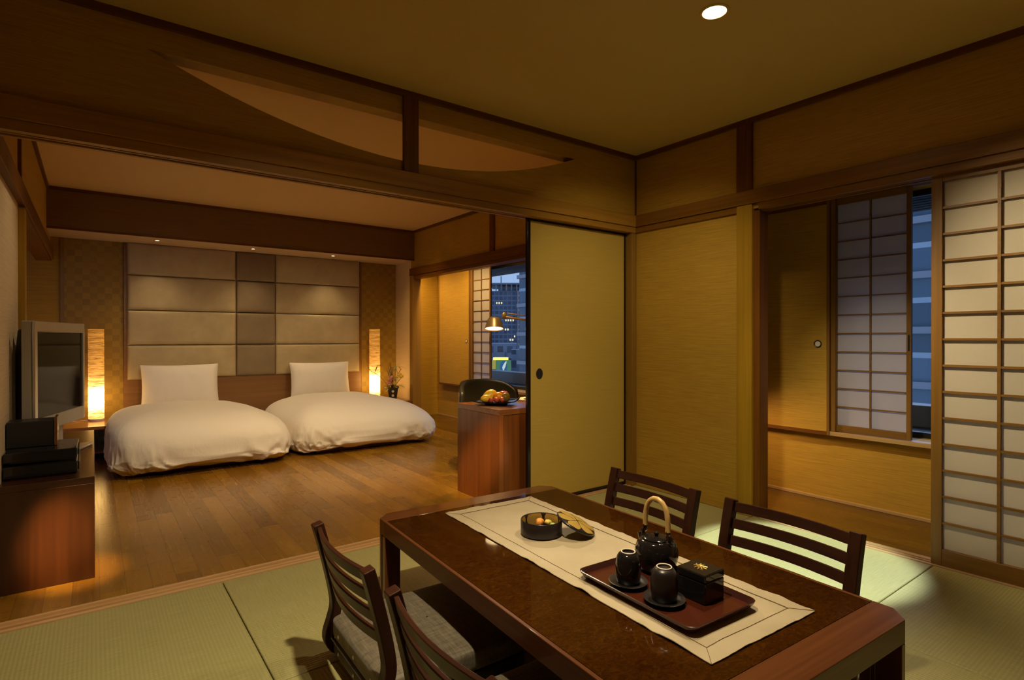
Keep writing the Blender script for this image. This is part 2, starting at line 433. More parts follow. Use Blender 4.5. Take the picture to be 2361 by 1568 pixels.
struct(box('trim_15', M['trim_z'], (-.024, -.974, ZN1 + .0005), (-.0005, -.868, HC - .033), bevel=.002))
struct(box('trim_16', M['post'], (-.022, -.974, .0), (.10, -.869, ZN0 - .001), bevel=.002), 'pale timber post beside the veranda opening')
struct(box('trim_17', M['trim_z'], (-.002, -1.017, .005), (.10, -.975, ZK - .001), bevel=.002))
struct(box('trim_18', M['post_mid'], (-.052, -.012, .0), (-.0005, .10, ZK - .001), bevel=.002), 'brown corner post')
struct(box('trim_19', M['trim_z'], (-.010, -.012, ZN1 + .001), (-.0007, -.0007, HC - .033)))
# bedroom right wall trims
struct(box('trim_20', M['trim_y'], (-.030, .101, ZN0 - .035), (-.0005, YB + .085, ZN1 - .03), bevel=.003), 'timber rail over the bedroom window recess')
struct(box('trim_21', M['trim_y'], (-.014, .101, 1.925), (.099, YB, ZN0 - .036), bevel=.002))
struct(box('trim_22', M['trim_z'], (-.016, 1.905, ZN1 - .029), (-.0005, 1.99, HC - .03), bevel=.002))
struct(box('trim_23', M['trim_y'], (-.018, .101, HC - .03), (-.0005, YB - .001, HC)))
struct(box('trim_24', M['post_mid'], (-.024, YB, .0), (.10, YB + .088, ZN0 - .036), bevel=.002), 'brown post by the bedroom window recess')
# bedroom left wall
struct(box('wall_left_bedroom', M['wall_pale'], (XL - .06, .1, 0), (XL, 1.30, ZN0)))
struct(box('wall_left_bedroom_upper', M['wall_y'], (XL - .06, .1, ZN0 - .02), (XL, YH, HC)))
struct(box('trim_25', M['post'], (XL - .06, 1.301, 0), (XL + .030, 1.40, ZN0 - .108), bevel=.002), 'pale post in the left wall')
struct(box('trim_26', M['trim_y'], (XL + .0005, .1, ZN0 - .095), (XL + .034, 4.12, ZN0 + .012), bevel=.003), 'timber lintel along the left wall')
struct(box('trim_27', M['trim_y'], (XL - .10, 1.401, ZN0 - .105), (XL + .020, 4.10, ZN0 - .0955), bevel=.002))
struct(box('trim_28', M['trim_z'], (XL + .0005, 1.30, ZN0 + .0125), (XL + .016, 1.36, HC - .032)))
struct(box('trim_29', M['trim_y'], (XL + .0005, .1, HC - .032), (XL + .02, YB - .008, HC)))
struct(box('wall_left_hall', M['wall_y'], (-4.7, 1.30, 0), (-4.64, YH, HC)))

# veranda outer wall (X = .765) with the two window openings
XA, XO = .765, .95
def wall_with_windows():
    mb = MB(); z0, z1 = .50, 2.10
    ys = [YT, -2.42, -1.14, 2.02, 3.47, 4.56]
    for i in range(5):
        if i in (1, 3):
            mb.box(XA, ys[i], 0, XO, ys[i + 1], z0); mb.box(XA, ys[i], z1, XO, ys[i + 1], HC)
        else: mb.box(XA, ys[i], 0, XO, ys[i + 1], HC)
    return mb.build('wall_outer', M['wall_y'], smooth=0)
struct(wall_with_windows())
struct(box('wall_recess_end', M['wall_x'], (.10, 4.5, 0), (XA, 4.56, HC)))
struct(box('wall_veranda_end', M['wall_x'], (.10, YT - .06, 0), (XO, YT, HC)))
struct(box('ceiling_veranda', M['ceil'], (.10, YT, 2.22), (XA, 4.5, 2.26)))
struct(box('baseboard_outer', M['sill_y'], (XA - .012, YT, .0005), (XA - .0005, 4.499, .022), bevel=.002))

def window(idx, y0, y1, glass_y):
    w = sempty('window_%d' % idx, (XA, (y0 + y1) / 2, .5)); L = lambda y: y - (y0 + y1) / 2
    f = MB(); f.box(-.075, L(y0) - .04, -.03, .12, L(y1) + .04, -.001)          # sill with two grooves
    f.build('sill', M['sill_y'], w, .002)
    f = MB().box(-.075, L(y0) - .04, 1.601, .12, L(y1) + .04, 1.63); f.build('head_track', M['trim_y'], w, .002)
    for y in (y0, y1):
        s = .03 if y == y0 else -.03
        MB().box(-.075, L(y), 0, .12, L(y) + s, 1.60).build('jamb', M['shw_z'], w, .002)
    fr = MB()
    fr.box(.125, L(y0), .0, .165, L(y1), .035).box(.125, L(y0), 1.56, .165, L(y1), 1.60)
    for y in glass_y: fr.box(.125, L(y) - .018, .035, .165, L(y) + .018, 1.56)
    fr.build('sash', M['black'], w, .002)
    MB().box(.143, L(y0) + .002, .03, .149, L(y1) - .002, 1.57).build('pane', M['glass'], w, smooth=0)
    return w
window(1, 2.02, 3.47, (2.04, 3.45)); window(2, -2.42, -1.14, (-2.40, -1.16))

# ------------------------------------------------------------------ sliding doors and screens
def fusuma_panel(name, w, h, mat, th=.022, frame=None, fw=.016):
    pass
d1 = sempty('door_1', (-.543, .062, .004), 'tall plain sliding door with black lacquer edging')
w2, hh = .487, 1.962
MB().box(-w2 + .018, -.009, .022, w2 - .018, .009, hh - .022).build('panel', M['fus'], d1, smooth=0)
fr = MB().box(-w2, -.013, 0, -w2 + .022, .013, hh).box(w2 - .018, -.013, 0, w2, .013, hh)
fr.box(-w2 + .022, -.013, 0, w2 - .018, .013, .026).box(-w2 + .022, -.013, hh - .024, w2 - .018, .013, hh)
fr.build('edge_frame', M['lacq'], d1, .003)
pl = MB().ell((0, 0, 0), (.030, .0045, .038), 28, 10).build('pull', M['black'], d1, loc=(-w2 + .105, -.010, .895))

def shoji_screen(root, y0, y1, z0, z1, x, rows, cols, stile, top, bot, mt, pap, th=.03, reverse=False):
    """lattice screen in a plane of constant X, in the root's local frame"""
    fr = MB().box(x - th / 2, y0, z0, x + th / 2, y0 + stile, z1).box(x - th / 2, y1 - stile, z0, x + th / 2, y1, z1)
    fr.build('stile', M['shw_z'], root, .002)
    MB().box(x - th / 2 + .001, y0 + stile, z1 - top, x + th / 2 - .001, y1 - stile, z1).build('top_rail', M['shw_y'], root, .002)
    MB().box(x - th / 2 + .001, y0 + stile, z0, x + th / 2 - .001, y1 - stile, z0 + bot).build('bottom_rail', M['shw_y'], root, .002)
    a0, a1, b0, b1 = y0 + stile, y1 - stile, z0 + bot, z1 - top
    la = MB(); wv = mt
    xa, xb = x - th / 2 + .003, x + .004
    for i in range(1, cols):
        y = a0 + (a1 - a0) * i / cols; la.box(xa, y - wv / 2, b0, xb, y + wv / 2, b1)
    for j in range(1, rows):
        z = b0 + (b1 - b0) * j / rows; la.box(xa + .002, a0, z - wv * .42, xb, a1, z + wv * .42)
    la.build('lattice', M['shw_y'], root, smooth=0)
    MB().box(xb, a0 - .004, b0 - .004, xb + .0015, a1 + .004, b1 + .004).build('paper', pap, root, smooth=0)
d2 = sempty('door_2', (.030, -2.405, .004), 'tall lattice paper sliding screen door')
shoji_screen(d2, -.485, .485, 0, 1.972, 0, 14, 4, .046, .050, .082, .013, M['shoji'])
for (cy, nm, lab) in ((3.245, 'b', 'narrow lattice paper screen at the bedroom window beside the desk lamp'), (-1.378, 't', 'lattice paper screen at the veranda window right of the plain sliding board')):
    t = thing('shoji_screen', lab, 'paper screen', (XA - .045, cy, .502), 0, 'paper screens at the two windows')
    hw = .232 if nm == 't' else .222
    shoji_screen(t, -hw, hw, 0, 1.596, 0, 12 if nm == 't' else 11, 2, .026, .045, .045, .009, M['wshoji'], .026)
    MB().box(-.016, -hw + .007, .56, -.0125, -hw + .017, .66).build('finger_pull', M['black'], t, .002)
for (y0, y1, lab, cy) in ((3.49, 4.34, 'cloth covered sliding shutter board in the lit bedroom window recess', 3.575), (-1.135, -.30, 'cloth covered sliding shutter board in the shaded veranda', -1.055)):
    yc = (y0 + y1) / 2; hw = (y1 - y0) / 2
    t = thing('shutter_board', lab, 'sliding board', (XA - .075, yc, .47), 0, 'sliding boards beside the windows')
    MB().box(0, -hw + .018, .025, .03, hw - .018, 1.60).build('board', M['wall_y'], t, smooth=0)
    MB().box(-.006, -hw, 0, .066, -hw + .02, 1.625).box(-.006, hw - .02, 0, .066, hw, 1.625).build('side_frame', M['shw_z'], t, .002)
    MB().box(-.006, -hw + .02, 0, .066, hw - .02, .024).build('rail', M['trim_y'], t, .002)
    MB().box(-.006, -hw + .02, 1.601, .066, hw - .02, 1.625).build('rail', M['trim_y'], t, .002)
    c = MB().lathe([(.0, .0), (.020, .001), (.025, .004), (.027, .002), (.027, -.003)], n=24).build('ring_pull', M['black'], t, loc=(-.001, cy - yc, .632), rot=(0, -pi / 2, 0))
    MB().lathe([(0, .0035), (.017, .003), (.019, .001)], n=20, caps=False).build('pull_cap', M['rim'], c)

# ------------------------------------------------------------------ tatami mats
mats = [(0, 0, 'Y', 'ribbed tatami half mat by the threshold at the lower left of the photo'),
        (1, 0, 'X', 'smooth tatami half mat behind the left floor chair, next to the threshold'),
        (2, 0, 'Y', 'tatami half mat under the far end of the low table'),
        (3, 0, 'X', 'dim tatami half mat in the corner below the plain sliding door'),
        (1, 1, 'Y', 'tatami half mat beneath the two floor chairs nearest the viewer'),
        (2, 1, 'X', 'tatami half mat wholly under the middle of the low table'),
        (3, 1, 'Y', 'brightly lit tatami half mat by the veranda threshold'),
        (2, 2, 'Y', 'tatami half mat beneath the near right leg of the low table'),
        (3, 2, 'X', 'dim ribbed tatami half mat in front of the tall paper screen door')]
TM = .967
for i, j, rb, lab in mats:
    cx, cy = -3.868 + TM * (i + .5), -TM * (j + .5)
    def dome(u, v, h=.0):
        return None
    o = MB().box(-TM / 2 + .0015, -TM / 2 + .0015, -.054, TM / 2 - .0015, TM / 2 - .0015, 0).build('tatami_mat', M['mat_y' if rb == 'Y' else 'mat_x'], None, .006, loc=(cx, cy, 0), seg=3)
    tag(o, lab, 'tatami mat', 'tatami half mats on the floor')
struct(box('floor_tatami', M['mat_x'], (-3.868, YT, -.0545), (-2.905, -.970, -.002)))
struct(box('floor_tatami_rear', M['mat_x'], (-2.90, YT, -.0545), (-1.937, -1.937, -.002)))
struct(box('floor_tatami_right', M['mat_x'], (-1.934, YT, -.0545), (-.006, -2.904, -.002)))

# ------------------------------------------------------------------ headboard and beds
hb = thing('headboard', 'wall high padded headboard of beige and taupe leather panels behind the beds', 'headboard', (-1.82, YH - .02, 0))
MB().box(-1.306, -.02, 0, 1.303, .0185, 2.172).build('backing_board', M['headwood'], hb, .002)
colsx = [(-3.098, -2.043, 'head'), (-2.043, -1.608, 'head2'), (-1.608, -.545, 'head')]
rowz = [.70, 1.071, 1.445, 1.818, 2.166]
def pad(x0, x1, z0, z1, d=.045):
    """upholstered pad whose face swells towards the room and rolls off at its edges"""
    def f(u, v):
        a, b = 2 * u - 1, 2 * v - 1
        ea = (1 - abs(a) ** 24) ** .5; eb = (1 - abs(b) ** 10) ** .5
        e = max(0, ea * eb)
        return (x0 + (x1 - x0) * u, -.0195 - d * e - .006 * (1 - a * a) * (1 - b * b), z0 + (z1 - z0) * v)
    return MB().grid(f, 61, 31)
def spaced(t):   # denser towards both ends
    return .5 - .5 * cos(pi * t)
for x0, x1, mt in colsx:
    for r in range(4):
        z0, z1 = rowz[r] + .001, rowz[r + 1] - .001
        X0, X1 = x0 + 1.82 + .0015, x1 + 1.82 - .0015
        def f(u, v, X0=X0, X1=X1, z0=z0, z1=z1):
            u, v = spaced(u), spaced(v); a, b = 2 * u - 1, 2 * v - 1
            e = max(0, (1 - abs(a) ** 44)) ** .5 * max(0, (1 - abs(b) ** 16)) ** .5
            return (X0 + (X1 - X0) * u, -.0205 - .038 * e - .008 * (1 - a * a) * (1 - b * b), z0 + (z1 - z0) * v)
        o = MB().grid(f, 44, 26).build('cushion_panel', M[mt], hb, smooth=70)
        if mt == 'head2': o['label'] = 'taupe leather panel'
        else: o['label'] = 'beige leather panel'

def sgp(v, p): return math.copysign(abs(v) ** p, v)
def duvet(name, label, cx, cy, a, b, top, seed, nl=.55, nr=.9, hem_mid=.034, tp=.05):
    NU, NV = 420, 84
    def f(u, v):
        th = 2 * pi * u; ph = pi * (v - .5)
        n1 = .30; k_ = .5 + .5 * max(-1, min(1, cos(th) * 1.3)); n2 = nl + (nr - nl) * k_
        cp = sgp(cos(ph), n2 if ph > 0 else .16); sp = sgp(sin(ph), n2 if ph > 0 else .9)
        x = sgp(cos(th), n1) * cp; y = sgp(sin(th), n1) * cp
        # plan outline bulges a little
        corner = (abs(x) ** 6) * (abs(y) ** 6)
        zc = .17
        foot = max(0, -y)
        if sp >= 0:
            z = zc + (top - zc) * sp * (1 - .16 * max(0, y) ** 2 * 1.0)
            z += .020 * noise.noise(Vector((x * 1.6 + seed, y * 1.6, seed))) * sp
        else:
            low = max(.004, hem_mid * (1.25 - abs(x) ** 3 * 1.4 + .5 * noise.noise(Vector((x * 2.2 + seed, 1, 1))))) if y < 0 else .04
            z = zc + (zc - low - .004) * sp
        rim = max(0, 1 - abs(sp) * 1.05)
        X, Y = x * a * (1 + .02 * (1 - y * y)), y * b * (1 + .015 * (1 - x * x))
        if y > 0: X *= 1 - (tp if x > 0 else .05) * y ** 1.2
        # gathered folds along the hem, running up from the edge
        t = atan2(y, x)
        per = (x - y) * 7.0 if abs(y) > abs(x) else (y + x) * 7.0
        zz = (z - .04) / .27
        amp = .046 * max(0, 1 - max(0, zz)) ** 1.15 * (1 if ph > -1.2 else .2) + .0025
        rdg = lambda q: 1 - 2.6 * abs(noise.noise(q))
        w = .6 * rdg(Vector((x * a * 5.5 + seed, y * b * 5.5, z * 4.0))) + .5 * rdg(Vector((x * a * 12 + z * 5, y * b * 12 + seed, z * 8))) + .18 * rdg(Vector((x * a * 26, y * b * 26 + seed, z * 18))) - .45
        w2 = noise.turbulence(Vector((x * 5 + seed, y * 5, z * 14)), 3, False) - .5
        nx, ny = sgp(cos(th), .6), sgp(sin(th), .6)
        X += nx * amp * (w * .9 + w2 * .4); Y += ny * amp * (w * .9 + w2 * .4)
        z += amp * .35 * w2 + .004 * noise.noise(Vector((x * 6, y * 6, seed + 4)))
        Y += -.02 * foot * max(0, .3 - z)
        return (X, Y, max(.003, z))
    o = MB().grid(f, NU, NV, True).build(name, M['linen'], None, smooth=180, loc=(cx, cy, 0))
    return tag(o, label, 'duvet', 'white duvets on the beds')
duvet('duvet', 'puffy white duvet on the bed at the left, beside the television', -2.578, 3.33, .715, .90, .520, 1.3, .50, .86)
duvet('duvet', 'puffy white duvet on the bed at the right, nearer the window', -1.065, 3.37, .785, .87, .515, 7.7, .70, .98, tp=.33)
for cx, lab, w in ((-2.578, 'low dark plinth bed at the left, under a white duvet', .60), (-1.065, 'low dark plinth bed at the right, under a white duvet', .55)):
    t = thing('bed', lab, 'bed', (cx, 3.38, 0), 0, 'low beds under the headboard')
    MB().box(-w, -.70, .001, w, .90, .052).build('plinth', M['plat'], t, .004)
    MB().box(-w + .05, -.62, .053, w - .05, .89, .15).build('mattress', M['white'], t, .03, seg=3)

def pillow(label, cx, cy, z0, w, h, th, tilt, rz, seed):
    def f(u, v):
        side = 1
        # closed pillow: u runs round the section, v across the width
        ang = 2 * pi * u; b = 2 * v - 1
        k = max(0.0, 1 - abs(b) ** 4.5) ** .55
        s = sgp(sin(ang), 1.0); c = sgp(cos(ang), .55)
        pin = 1 - .055 * (1 - abs(b) ** 1.6)       # long edges bow inwards between the corners
        z = c * h / 2 * pin
        bow = 1 - .035 * (1 - min(1, abs(c)) ** 1.8)
        x = b * w / 2 * bow
        t = th / 2 * s * k * (1 - .25 * c * c)
        t += (.006 * noise.noise(Vector((x * 9 + seed, z * 9, seed))) + .004 * noise.noise(Vector((x * 26, z * 20 + seed, 2)))) * (1 if s < 0 else .3) * min(1, abs(s) * 2)
        return (x, t, z + h / 2)
    o = MB().grid(f, 64, 48, True).build('pillow', M['white'], None, smooth=180, loc=(cx, cy, z0), rot=(tilt, 0, rz))
    return tag(o, label, 'pillow', 'white pillows standing against the headboard')
pillow('white pillow standing at the head of the bed on the left', -2.622, 4.075, .405, .735, .46, .20, radians(-8), 0, 2.2)
pillow('white pillow standing at the head of the bed on the right', -1.115, 4.075, .425, .73, .425, .20, radians(-8), 0, 8.4)

# bedside stands
t = thing('bedside_stand', 'low wooden bedside stand under the left paper lamp', 'bedside stand', (-3.47, 3.93, 0), 0, 'bedside stands')
MB().box(-.22, -.34, .290, .205, .36, .320).build('top', M['mahog_top'], t, .003)
MB().box(.175, -.33, .0, .20, .36, .2895).build('side_panel', M['mahog'], t, .002)
MB().box(-.22, -.33, .0, -.195, .36, .2895).build('side_panel', M['mahog'], t, .002)
MB().box(-.194, -.30, .06, .174, .36, .08).build('shelf', M['mahog_top'], t, .002)
t = thing('bedside_stand', 'low wooden bedside stand under the flower vase', 'bedside stand', (-.25, 4.0, 0), 0, 'bedside stands')
MB().box(-.235, -.24, .305, .222, .30, .330).build('top', M['mahog_top'], t, .003)
MB().box(.188, -.238, .0, .222, .30, .3045).build('side_panel', M['plat'], t, .002)
MB().box(-.235, -.238, .0, -.21, .30, .3045).build('side_panel', M['plat'], t, .002)
MB().box(-.209, .27, .10, .187, .29, .3045).build('back_panel', M['head'], t, .002)

# paper lamps
def paper_lamp(label, x, y, z, r, h):
    t = thing('paper_lamp', label, 'lamp', (x, y, z), 0, 'glowing paper lamps beside the beds')
    n, m_ = 40, 90
    def f(u, v):
        a = 2 * pi * u
        cr = noise.noise(Vector((cos(a) * 1.2 + x, sin(a) * 1.2, v * 70))) + .5 * noise.noise(Vector((cos(a) * 2 + x, sin(a) * 2, v * 150)))
        rr = r + .0022 * cr
        return (rr * cos(a), rr * sin(a), .022 + (h - .022) * v)
    MB().grid(f, n, m_, True).build('shade', M['lampshade'], t, smooth=180)
    MB().lathe([(r * .99, .0), (r * 1.0, .004), (r * 1.0, .018), (r * .9, .021)], n=32).build('base', M['rim'], t)
    return t
lampL = paper_lamp('tall glowing paper lamp beside the television', -3.362, 4.10, .3205, .066, .915)
lampR = paper_lamp('tall glowing paper lamp next to the flower vase', -.405, 4.10, .3305, .069, .93)
c = MB().tube([(-.06, .0, .006), (-.10, .01, .004), (-.16, -.015, .004), (-.2, .0, .004)], .003).build('cord', M['rim'], lampL)

# ------------------------------------------------------------------ flowers
VX, VY, VZ = -.225, 3.93, .3305
t = thing('flower_vase', 'tapered black square vase with two pale dots', 'vase', (VX, VY, VZ), radians(-25))
def frus(z0, z1, a0, a1, mb):
    vs = [(sx * a, sy * a, z) for z, a in ((z0, a0), (z1, a1)) for sx, sy in ((-1, -1), (1, -1), (1, 1), (-1, 1))]
    return mb.add(vs, [(3, 2, 1, 0), (4, 5, 6, 7)] + [(i, (i + 1) % 4, 4 + (i + 1) % 4, 4 + i) for i in range(4)])
frus(0, .165, .046, .068, MB()).build('body', M['glaze'], t, .003)
for z in (.062, .118):
    a = .046 + (.022) * z / .165
    MB().lathe([(0, .002), (.016, .002), (.0165, 0)], n=22).build('dot', M['rim'], t, loc=(0, -a - .0005, z), rot=(pi / 2 + atan2(.022, .165), 0, 0))
def leafmat(n, c): return plain(n, c, .5)
M['lg'] = leafmat('pale variegated leaf', (.42, .45, .25)); M['dg'] = leafmat('dark green leaf', (.06, .085, .022)); M['reed'] = leafmat('brown green reed', (.12, .085, .03))
M['yel'] = leafmat('yellow petal', (.80, .58, .03)); M['pink'] = leafmat('pink petal', (.62, .26, .24)); M['twig'] = leafmat('brown twig', (.11, .05, .02)); M['mid'] = leafmat('mid green leaf', (.15, .19, .05))
def leaf(mb, base, d, ln, wd, droop=.25, up=(0, 0, 1)):
    base = Vector(base); d = Vector(d).normalized(); sd = d.cross(Vector(up)); sd = sd.normalized() if sd.length > 1e-3 else Vector((1, 0, 0)); nn = sd.cross(d)
    P = []
    K = 6
    for i in range(K + 1):
        s = i / K; w = wd * (sin(pi * min(1, s * .94 + .06)) ** .8) * .5
        c = base + d * (ln * s) - Vector((0, 0, 1)) * (droop * ln * s * s)
        P += [c - sd * w, c + nn * (wd * .06), c + sd * w]
    mb.add(P, [(i * 3 + j, i * 3 + j + 1, i * 3 + j + 4, i * 3 + j + 3) for i in range(K) for j in (0, 1)])
def flower(kind, label, p, r, tilt, mat, n, group):
    """a bloom on its own stem that runs down into the vase mouth"""
    t = thing(kind, label, 'flower', p, 0, group)
    d = Vector((VX, VY, VZ + .12)) - Vector(p)
    MB().tube([(0, 0, 0), d * .5 + Vector((0, 0, .02)), d], .0018, 6).build('stem', M['mid'], t)
    mb = MB()
    for ring, (k, rr, el) in enumerate(((n, 1.0, .25), (n - 3, .68, .6))):
        for i in range(k):
            a = 2 * pi * (i + ring * .5) / k
            v = Vector((cos(a) * cos(el), sin(a) * cos(el), sin(el)))
            v.rotate(Euler((tilt[0], tilt[1], 0))); leaf(mb, (0, 0, 0), v, r * rr, r * .5, .1)
    mb.build('petals', mat, t, smooth=60)
    c = Vector((0, 0, .006)); c.rotate(Euler((tilt[0], tilt[1], 0)))
    MB().ell(c, (r * .24, r * .24, r * .16), 10, 6).build('centre', M['lg'], t)
g = 'yellow flowers in the black vase'
for p, lab in (((VX - .012, VY - .06, VZ + .225), 'yellow flower lowest in the vase, with a dark eye'), ((VX + .035, VY - .03, VZ + .30), 'yellow flower at the left of the upper bunch'), ((VX + .06, VY - .045, VZ + .32), 'yellow flower in the middle of the upper bunch'),
               ((VX + .095, VY - .03, VZ + .335), 'yellow flower topmost in the bunch'), ((VX + .085, VY - .06, VZ + .29), 'yellow flower at the bottom of the upper bunch'), ((VX + .13, VY - .02, VZ + .305), 'yellow flower at the far right of the bunch')):
    flower('yellow_flower', lab, p, .034, (random.uniform(.4, 1.2), random.uniform(-.4, .4)), M['yel'], 11, g)
for p, lab in (((VX - .075, VY - .06, VZ + .235), 'large pink flower leaning left over the vase rim'), ((VX - .045, VY - .04, VZ + .285), 'pink flower above the other pink one')):
    flower('pink_flower', lab, p, .062, (random.uniform(.5, 1.0), random.uniform(-.5, 0)), M['pink'], 9, 'pink flowers in the black vase')
gr = 'brown reeds standing in the vase'
for i, (dx, h, lab) in enumerate(((-.085, .42, 'brown reed leaning furthest left in the vase'), (-.06, .45, 'second brown reed from the left in the vase'), (-.04, .50, 'tallest brown reed in the vase'), (-.012, .44, 'brown reed standing straightest in the vase'))):
    o = MB().tube([(0, 0, .1), (dx * .35, -.005, h * .5), (dx * .8, 0, h * .85), (dx, .01, h)], .005, 7, [.007, .008, .006, .0015]).build('reed', M['reed'], None, loc=(VX, VY, VZ)); tag(o, lab, 'reed', gr)
t = thing('twig', 'long bare twig reaching left across the lamp', 'twig', (VX, VY, VZ))
pts = [(-.02, -.02, .14), (-.10, -.03, .21), (-.17, -.02, .30), (-.25, -.02, .36), (-.33, -.03, .40), (-.355, -.03, .45), (-.365, -.02, .49)]
MB().tube(pts, .003, 6, [.004, .004, .0035, .003, .0028, .002, .001]).build('branch', M['twig'], t)
mb = MB(); leaf(mb, (-.26, -.025, .375), (.4, 0, 1), .10, .035, 0); leaf(mb, (-.255, -.025, .41), (-.7, -.1, .3), .055, .03, .2)
mb.build('leaf', M['mid'], t)
t = thing('twig', 'short forked twig at the right of the vase', 'twig', (VX, VY, VZ))
MB().tube([(.02, 0, .14), (.05, .01, .28), (.075, .01, .335), (.125, .015, .40), (.095, .015, .425)], .0035, 6).tube([(.075, .01, .335), (.055, .01, .40)], .002, 6).build('branch', M['twig'], t)
t = thing('leafy_sprig', 'sprig of pale variegated leaves topmost in the vase', 'sprig', (VX, VY, VZ))
MB().tube([(.01, 0, .12), (.035, .01, .30), (.05, .0, .44)], .004, 6).build('stem', M['mid'], t)
mb = MB()
for d, l in (((-1, 0, .25), .085), ((.6, -.2, .55), .075), ((1, 0, .1), .10), ((1.0, -.3, -.05), .13), ((-.6, -.5, -.2), .07), ((.2, .8, .2), .08), ((.1, -.8, .1), .08)): leaf(mb, (.048, 0, .435), d, l, .035, .15)
mb.build('leaf', M['lg'], t, smooth=60)
t = thing('fern_sprig', 'green fern sprig hanging out at the right of the vase', 'sprig', (VX, VY, VZ))
mb = MB()
for i in range(9):
    s = i / 8; b = Vector((.04 + .10 * s, -.04, .17 + .045 * s - .05 * s * s))
    for sg in (-1, 1): leaf(mb, b, (.7, -.3, sg * .6 + .1), .055 * (1 - .4 * s), .016, .1)
mb.build('leaf', M['mid'], t, smooth=60)
t = thing('leafy_sprig', 'broad dark leaf hanging at the left of the vase mouth', 'sprig', (VX, VY, VZ))
mb = MB(); leaf(mb, (-.03, -.03, .19), (-1, -.2, .25), .12, .06, .5); leaf(mb, (-.05, -.04, .17), (-1, -.3, -.45), .10, .022, .2); leaf(mb, (.0, -.06, .19), (.2, -1, .3), .09, .05, .6); leaf(mb, (.05, -.05, .19), (.9, -.6, .2), .09, .04, .5)
mb.build('leaf', M['dg'], t, smooth=60)

# ------------------------------------------------------------------ television corner
t = thing('tv_cabinet', 'long low dark wooden cabinet under the television', 'cabinet', (-3.5525, 1.265, 0))
MB().box(-.171, -.85, .455, .171, .85, .486).build('top', M['tvwood'], t, .002)
MB().box(-.171, -.85, .001, .171, -.822, .4545).build('end_panel', M['tvwood'], t, .002)
MB().box(-.171, .822, .001, .171, .85, .4545).build('end_panel', M['tvwood'], t, .002)
MB().box(-.171, -.8215, .001, -.15, .8215, .4545).build('back_panel', M['tvwood'], t)
for a, b in ((-.8205, -.411), (-.409, -.001), (.001, .409), (.411, .8205)):
    d = MB().box(.146, a, .05, .166, b, .453).build('door', M['tvwood'], t, .002)
MB().box(-.149, -.82, .03, .140, .82, .049).build('floor_board', M['tvwood'], t)
# television
tv = thing('television', 'silver framed flat television angled on the dark cabinet', 'television', (-3.540, 1.160, .4865), atan2(-.193, .618))
# local frame: +Y runs along the screen to its far edge, +X is the viewing side
w, zb, zt = .330, .165, .750
MB().box(-.045, -w, zb, .0, w, zt).build('housing', M['tvgrey'], tv, .006)
fr = MB().box(.0005, -w, zt - .055, .014, w, zt).box(.0005, -w, zb, .014, -w + .032, zt - .055).box(.0005, w - .022, zb, .014, w, zt - .055)
fr.build('bezel', M['metal'], tv, .003)
MB().box(.0005, -w + .032, zb, .014, w - .022, zb + .075).build('speaker_bar', M['tvgrey'], tv, .003)
MB().box(.0005, -w + .033, zb + .076, .005, w - .0225, zt - .056).build('screen', M['screen'], tv, smooth=0)
def shell(u, v):
    return None
MB().prism([(-.20, zb + .04), (.22, zb + .04), (.22, zt - .16), (.17, zt - .04), (-.17, zt - .04), (-.20, zt - .16)], -.125, -.0455, 'X').build('back_shell', M['black'], tv, .012, seg=3)
MB().box(-.05, -.10, .018, -.018, .10, zb + .05).build('neck', M['tvgrey'], tv, .004)
MB().prism([(-.10, -.22), (.066, -.25), (.066, .298), (-.10, .22)], .0, .018, 'Z').build('stand_base', M['metal'], tv, .004)
# stacked players
ps = 'glossy black players stacked on the cabinet'
for z, h, lab in ((.4875, .062, 'glossy black player at the bottom of the stack on the cabinet'), (.5605, .052, 'glossy black player lying on top of the other player')):
    t = thing('media_player', lab, 'media player', (-3.577, .70, z), 0, ps)
    MB().box(-.144, -.165, .006, .128, .17, h).build('casing', M['gloss'], t, .005)
    MB().box(-.12, -.15, 0, .12, .15, .0055).build('foot', M['black'], t)
    MB().box(.1285, -.13, .012, .136, .10, h - .01).build('end_cap', M['black'], t, .003)
t = thing('storage_box', 'matt black box standing on the glossy players', 'box', (-3.622, .735, .6135), 0)
MB().box(-.100, -.055, 0, .079, .085, .125).build('body', M['black'], t, .003)
MB().box(.0795, -.065, 0, .092, .09, .137).build('side_plate', M['walnut'], t, .003)

# ------------------------------------------------------------------ desk by the window
t = thing('desk', 'red brown wooden desk partly behind the sliding door', 'desk', (-.70, .42, 0))
DX0, DX1, DY0, DY1, DH = -.495, .50, -.268, .27, .659
MB().box(DX0, DY0, DH - .038, DX1, DY1, DH).build('top', M['mahog_top'], t, .0015)
MB().box(DX0, DY0, .001, DX0 + .040, DY1, DH - .0385).build('side_panel', M['mahog'], t, .0015)
MB().box(DX1 - .035, DY0 + .02, .001, DX1, DY1, DH - .0385).build('side_panel', M['mahog'], t, .0015)
MB().box(DX0 + .046, DY0 + .006, .04, DX1 - .036, DY0 + .026, DH - .0385).build('modesty_panel', M['mahog'], t, .0015)
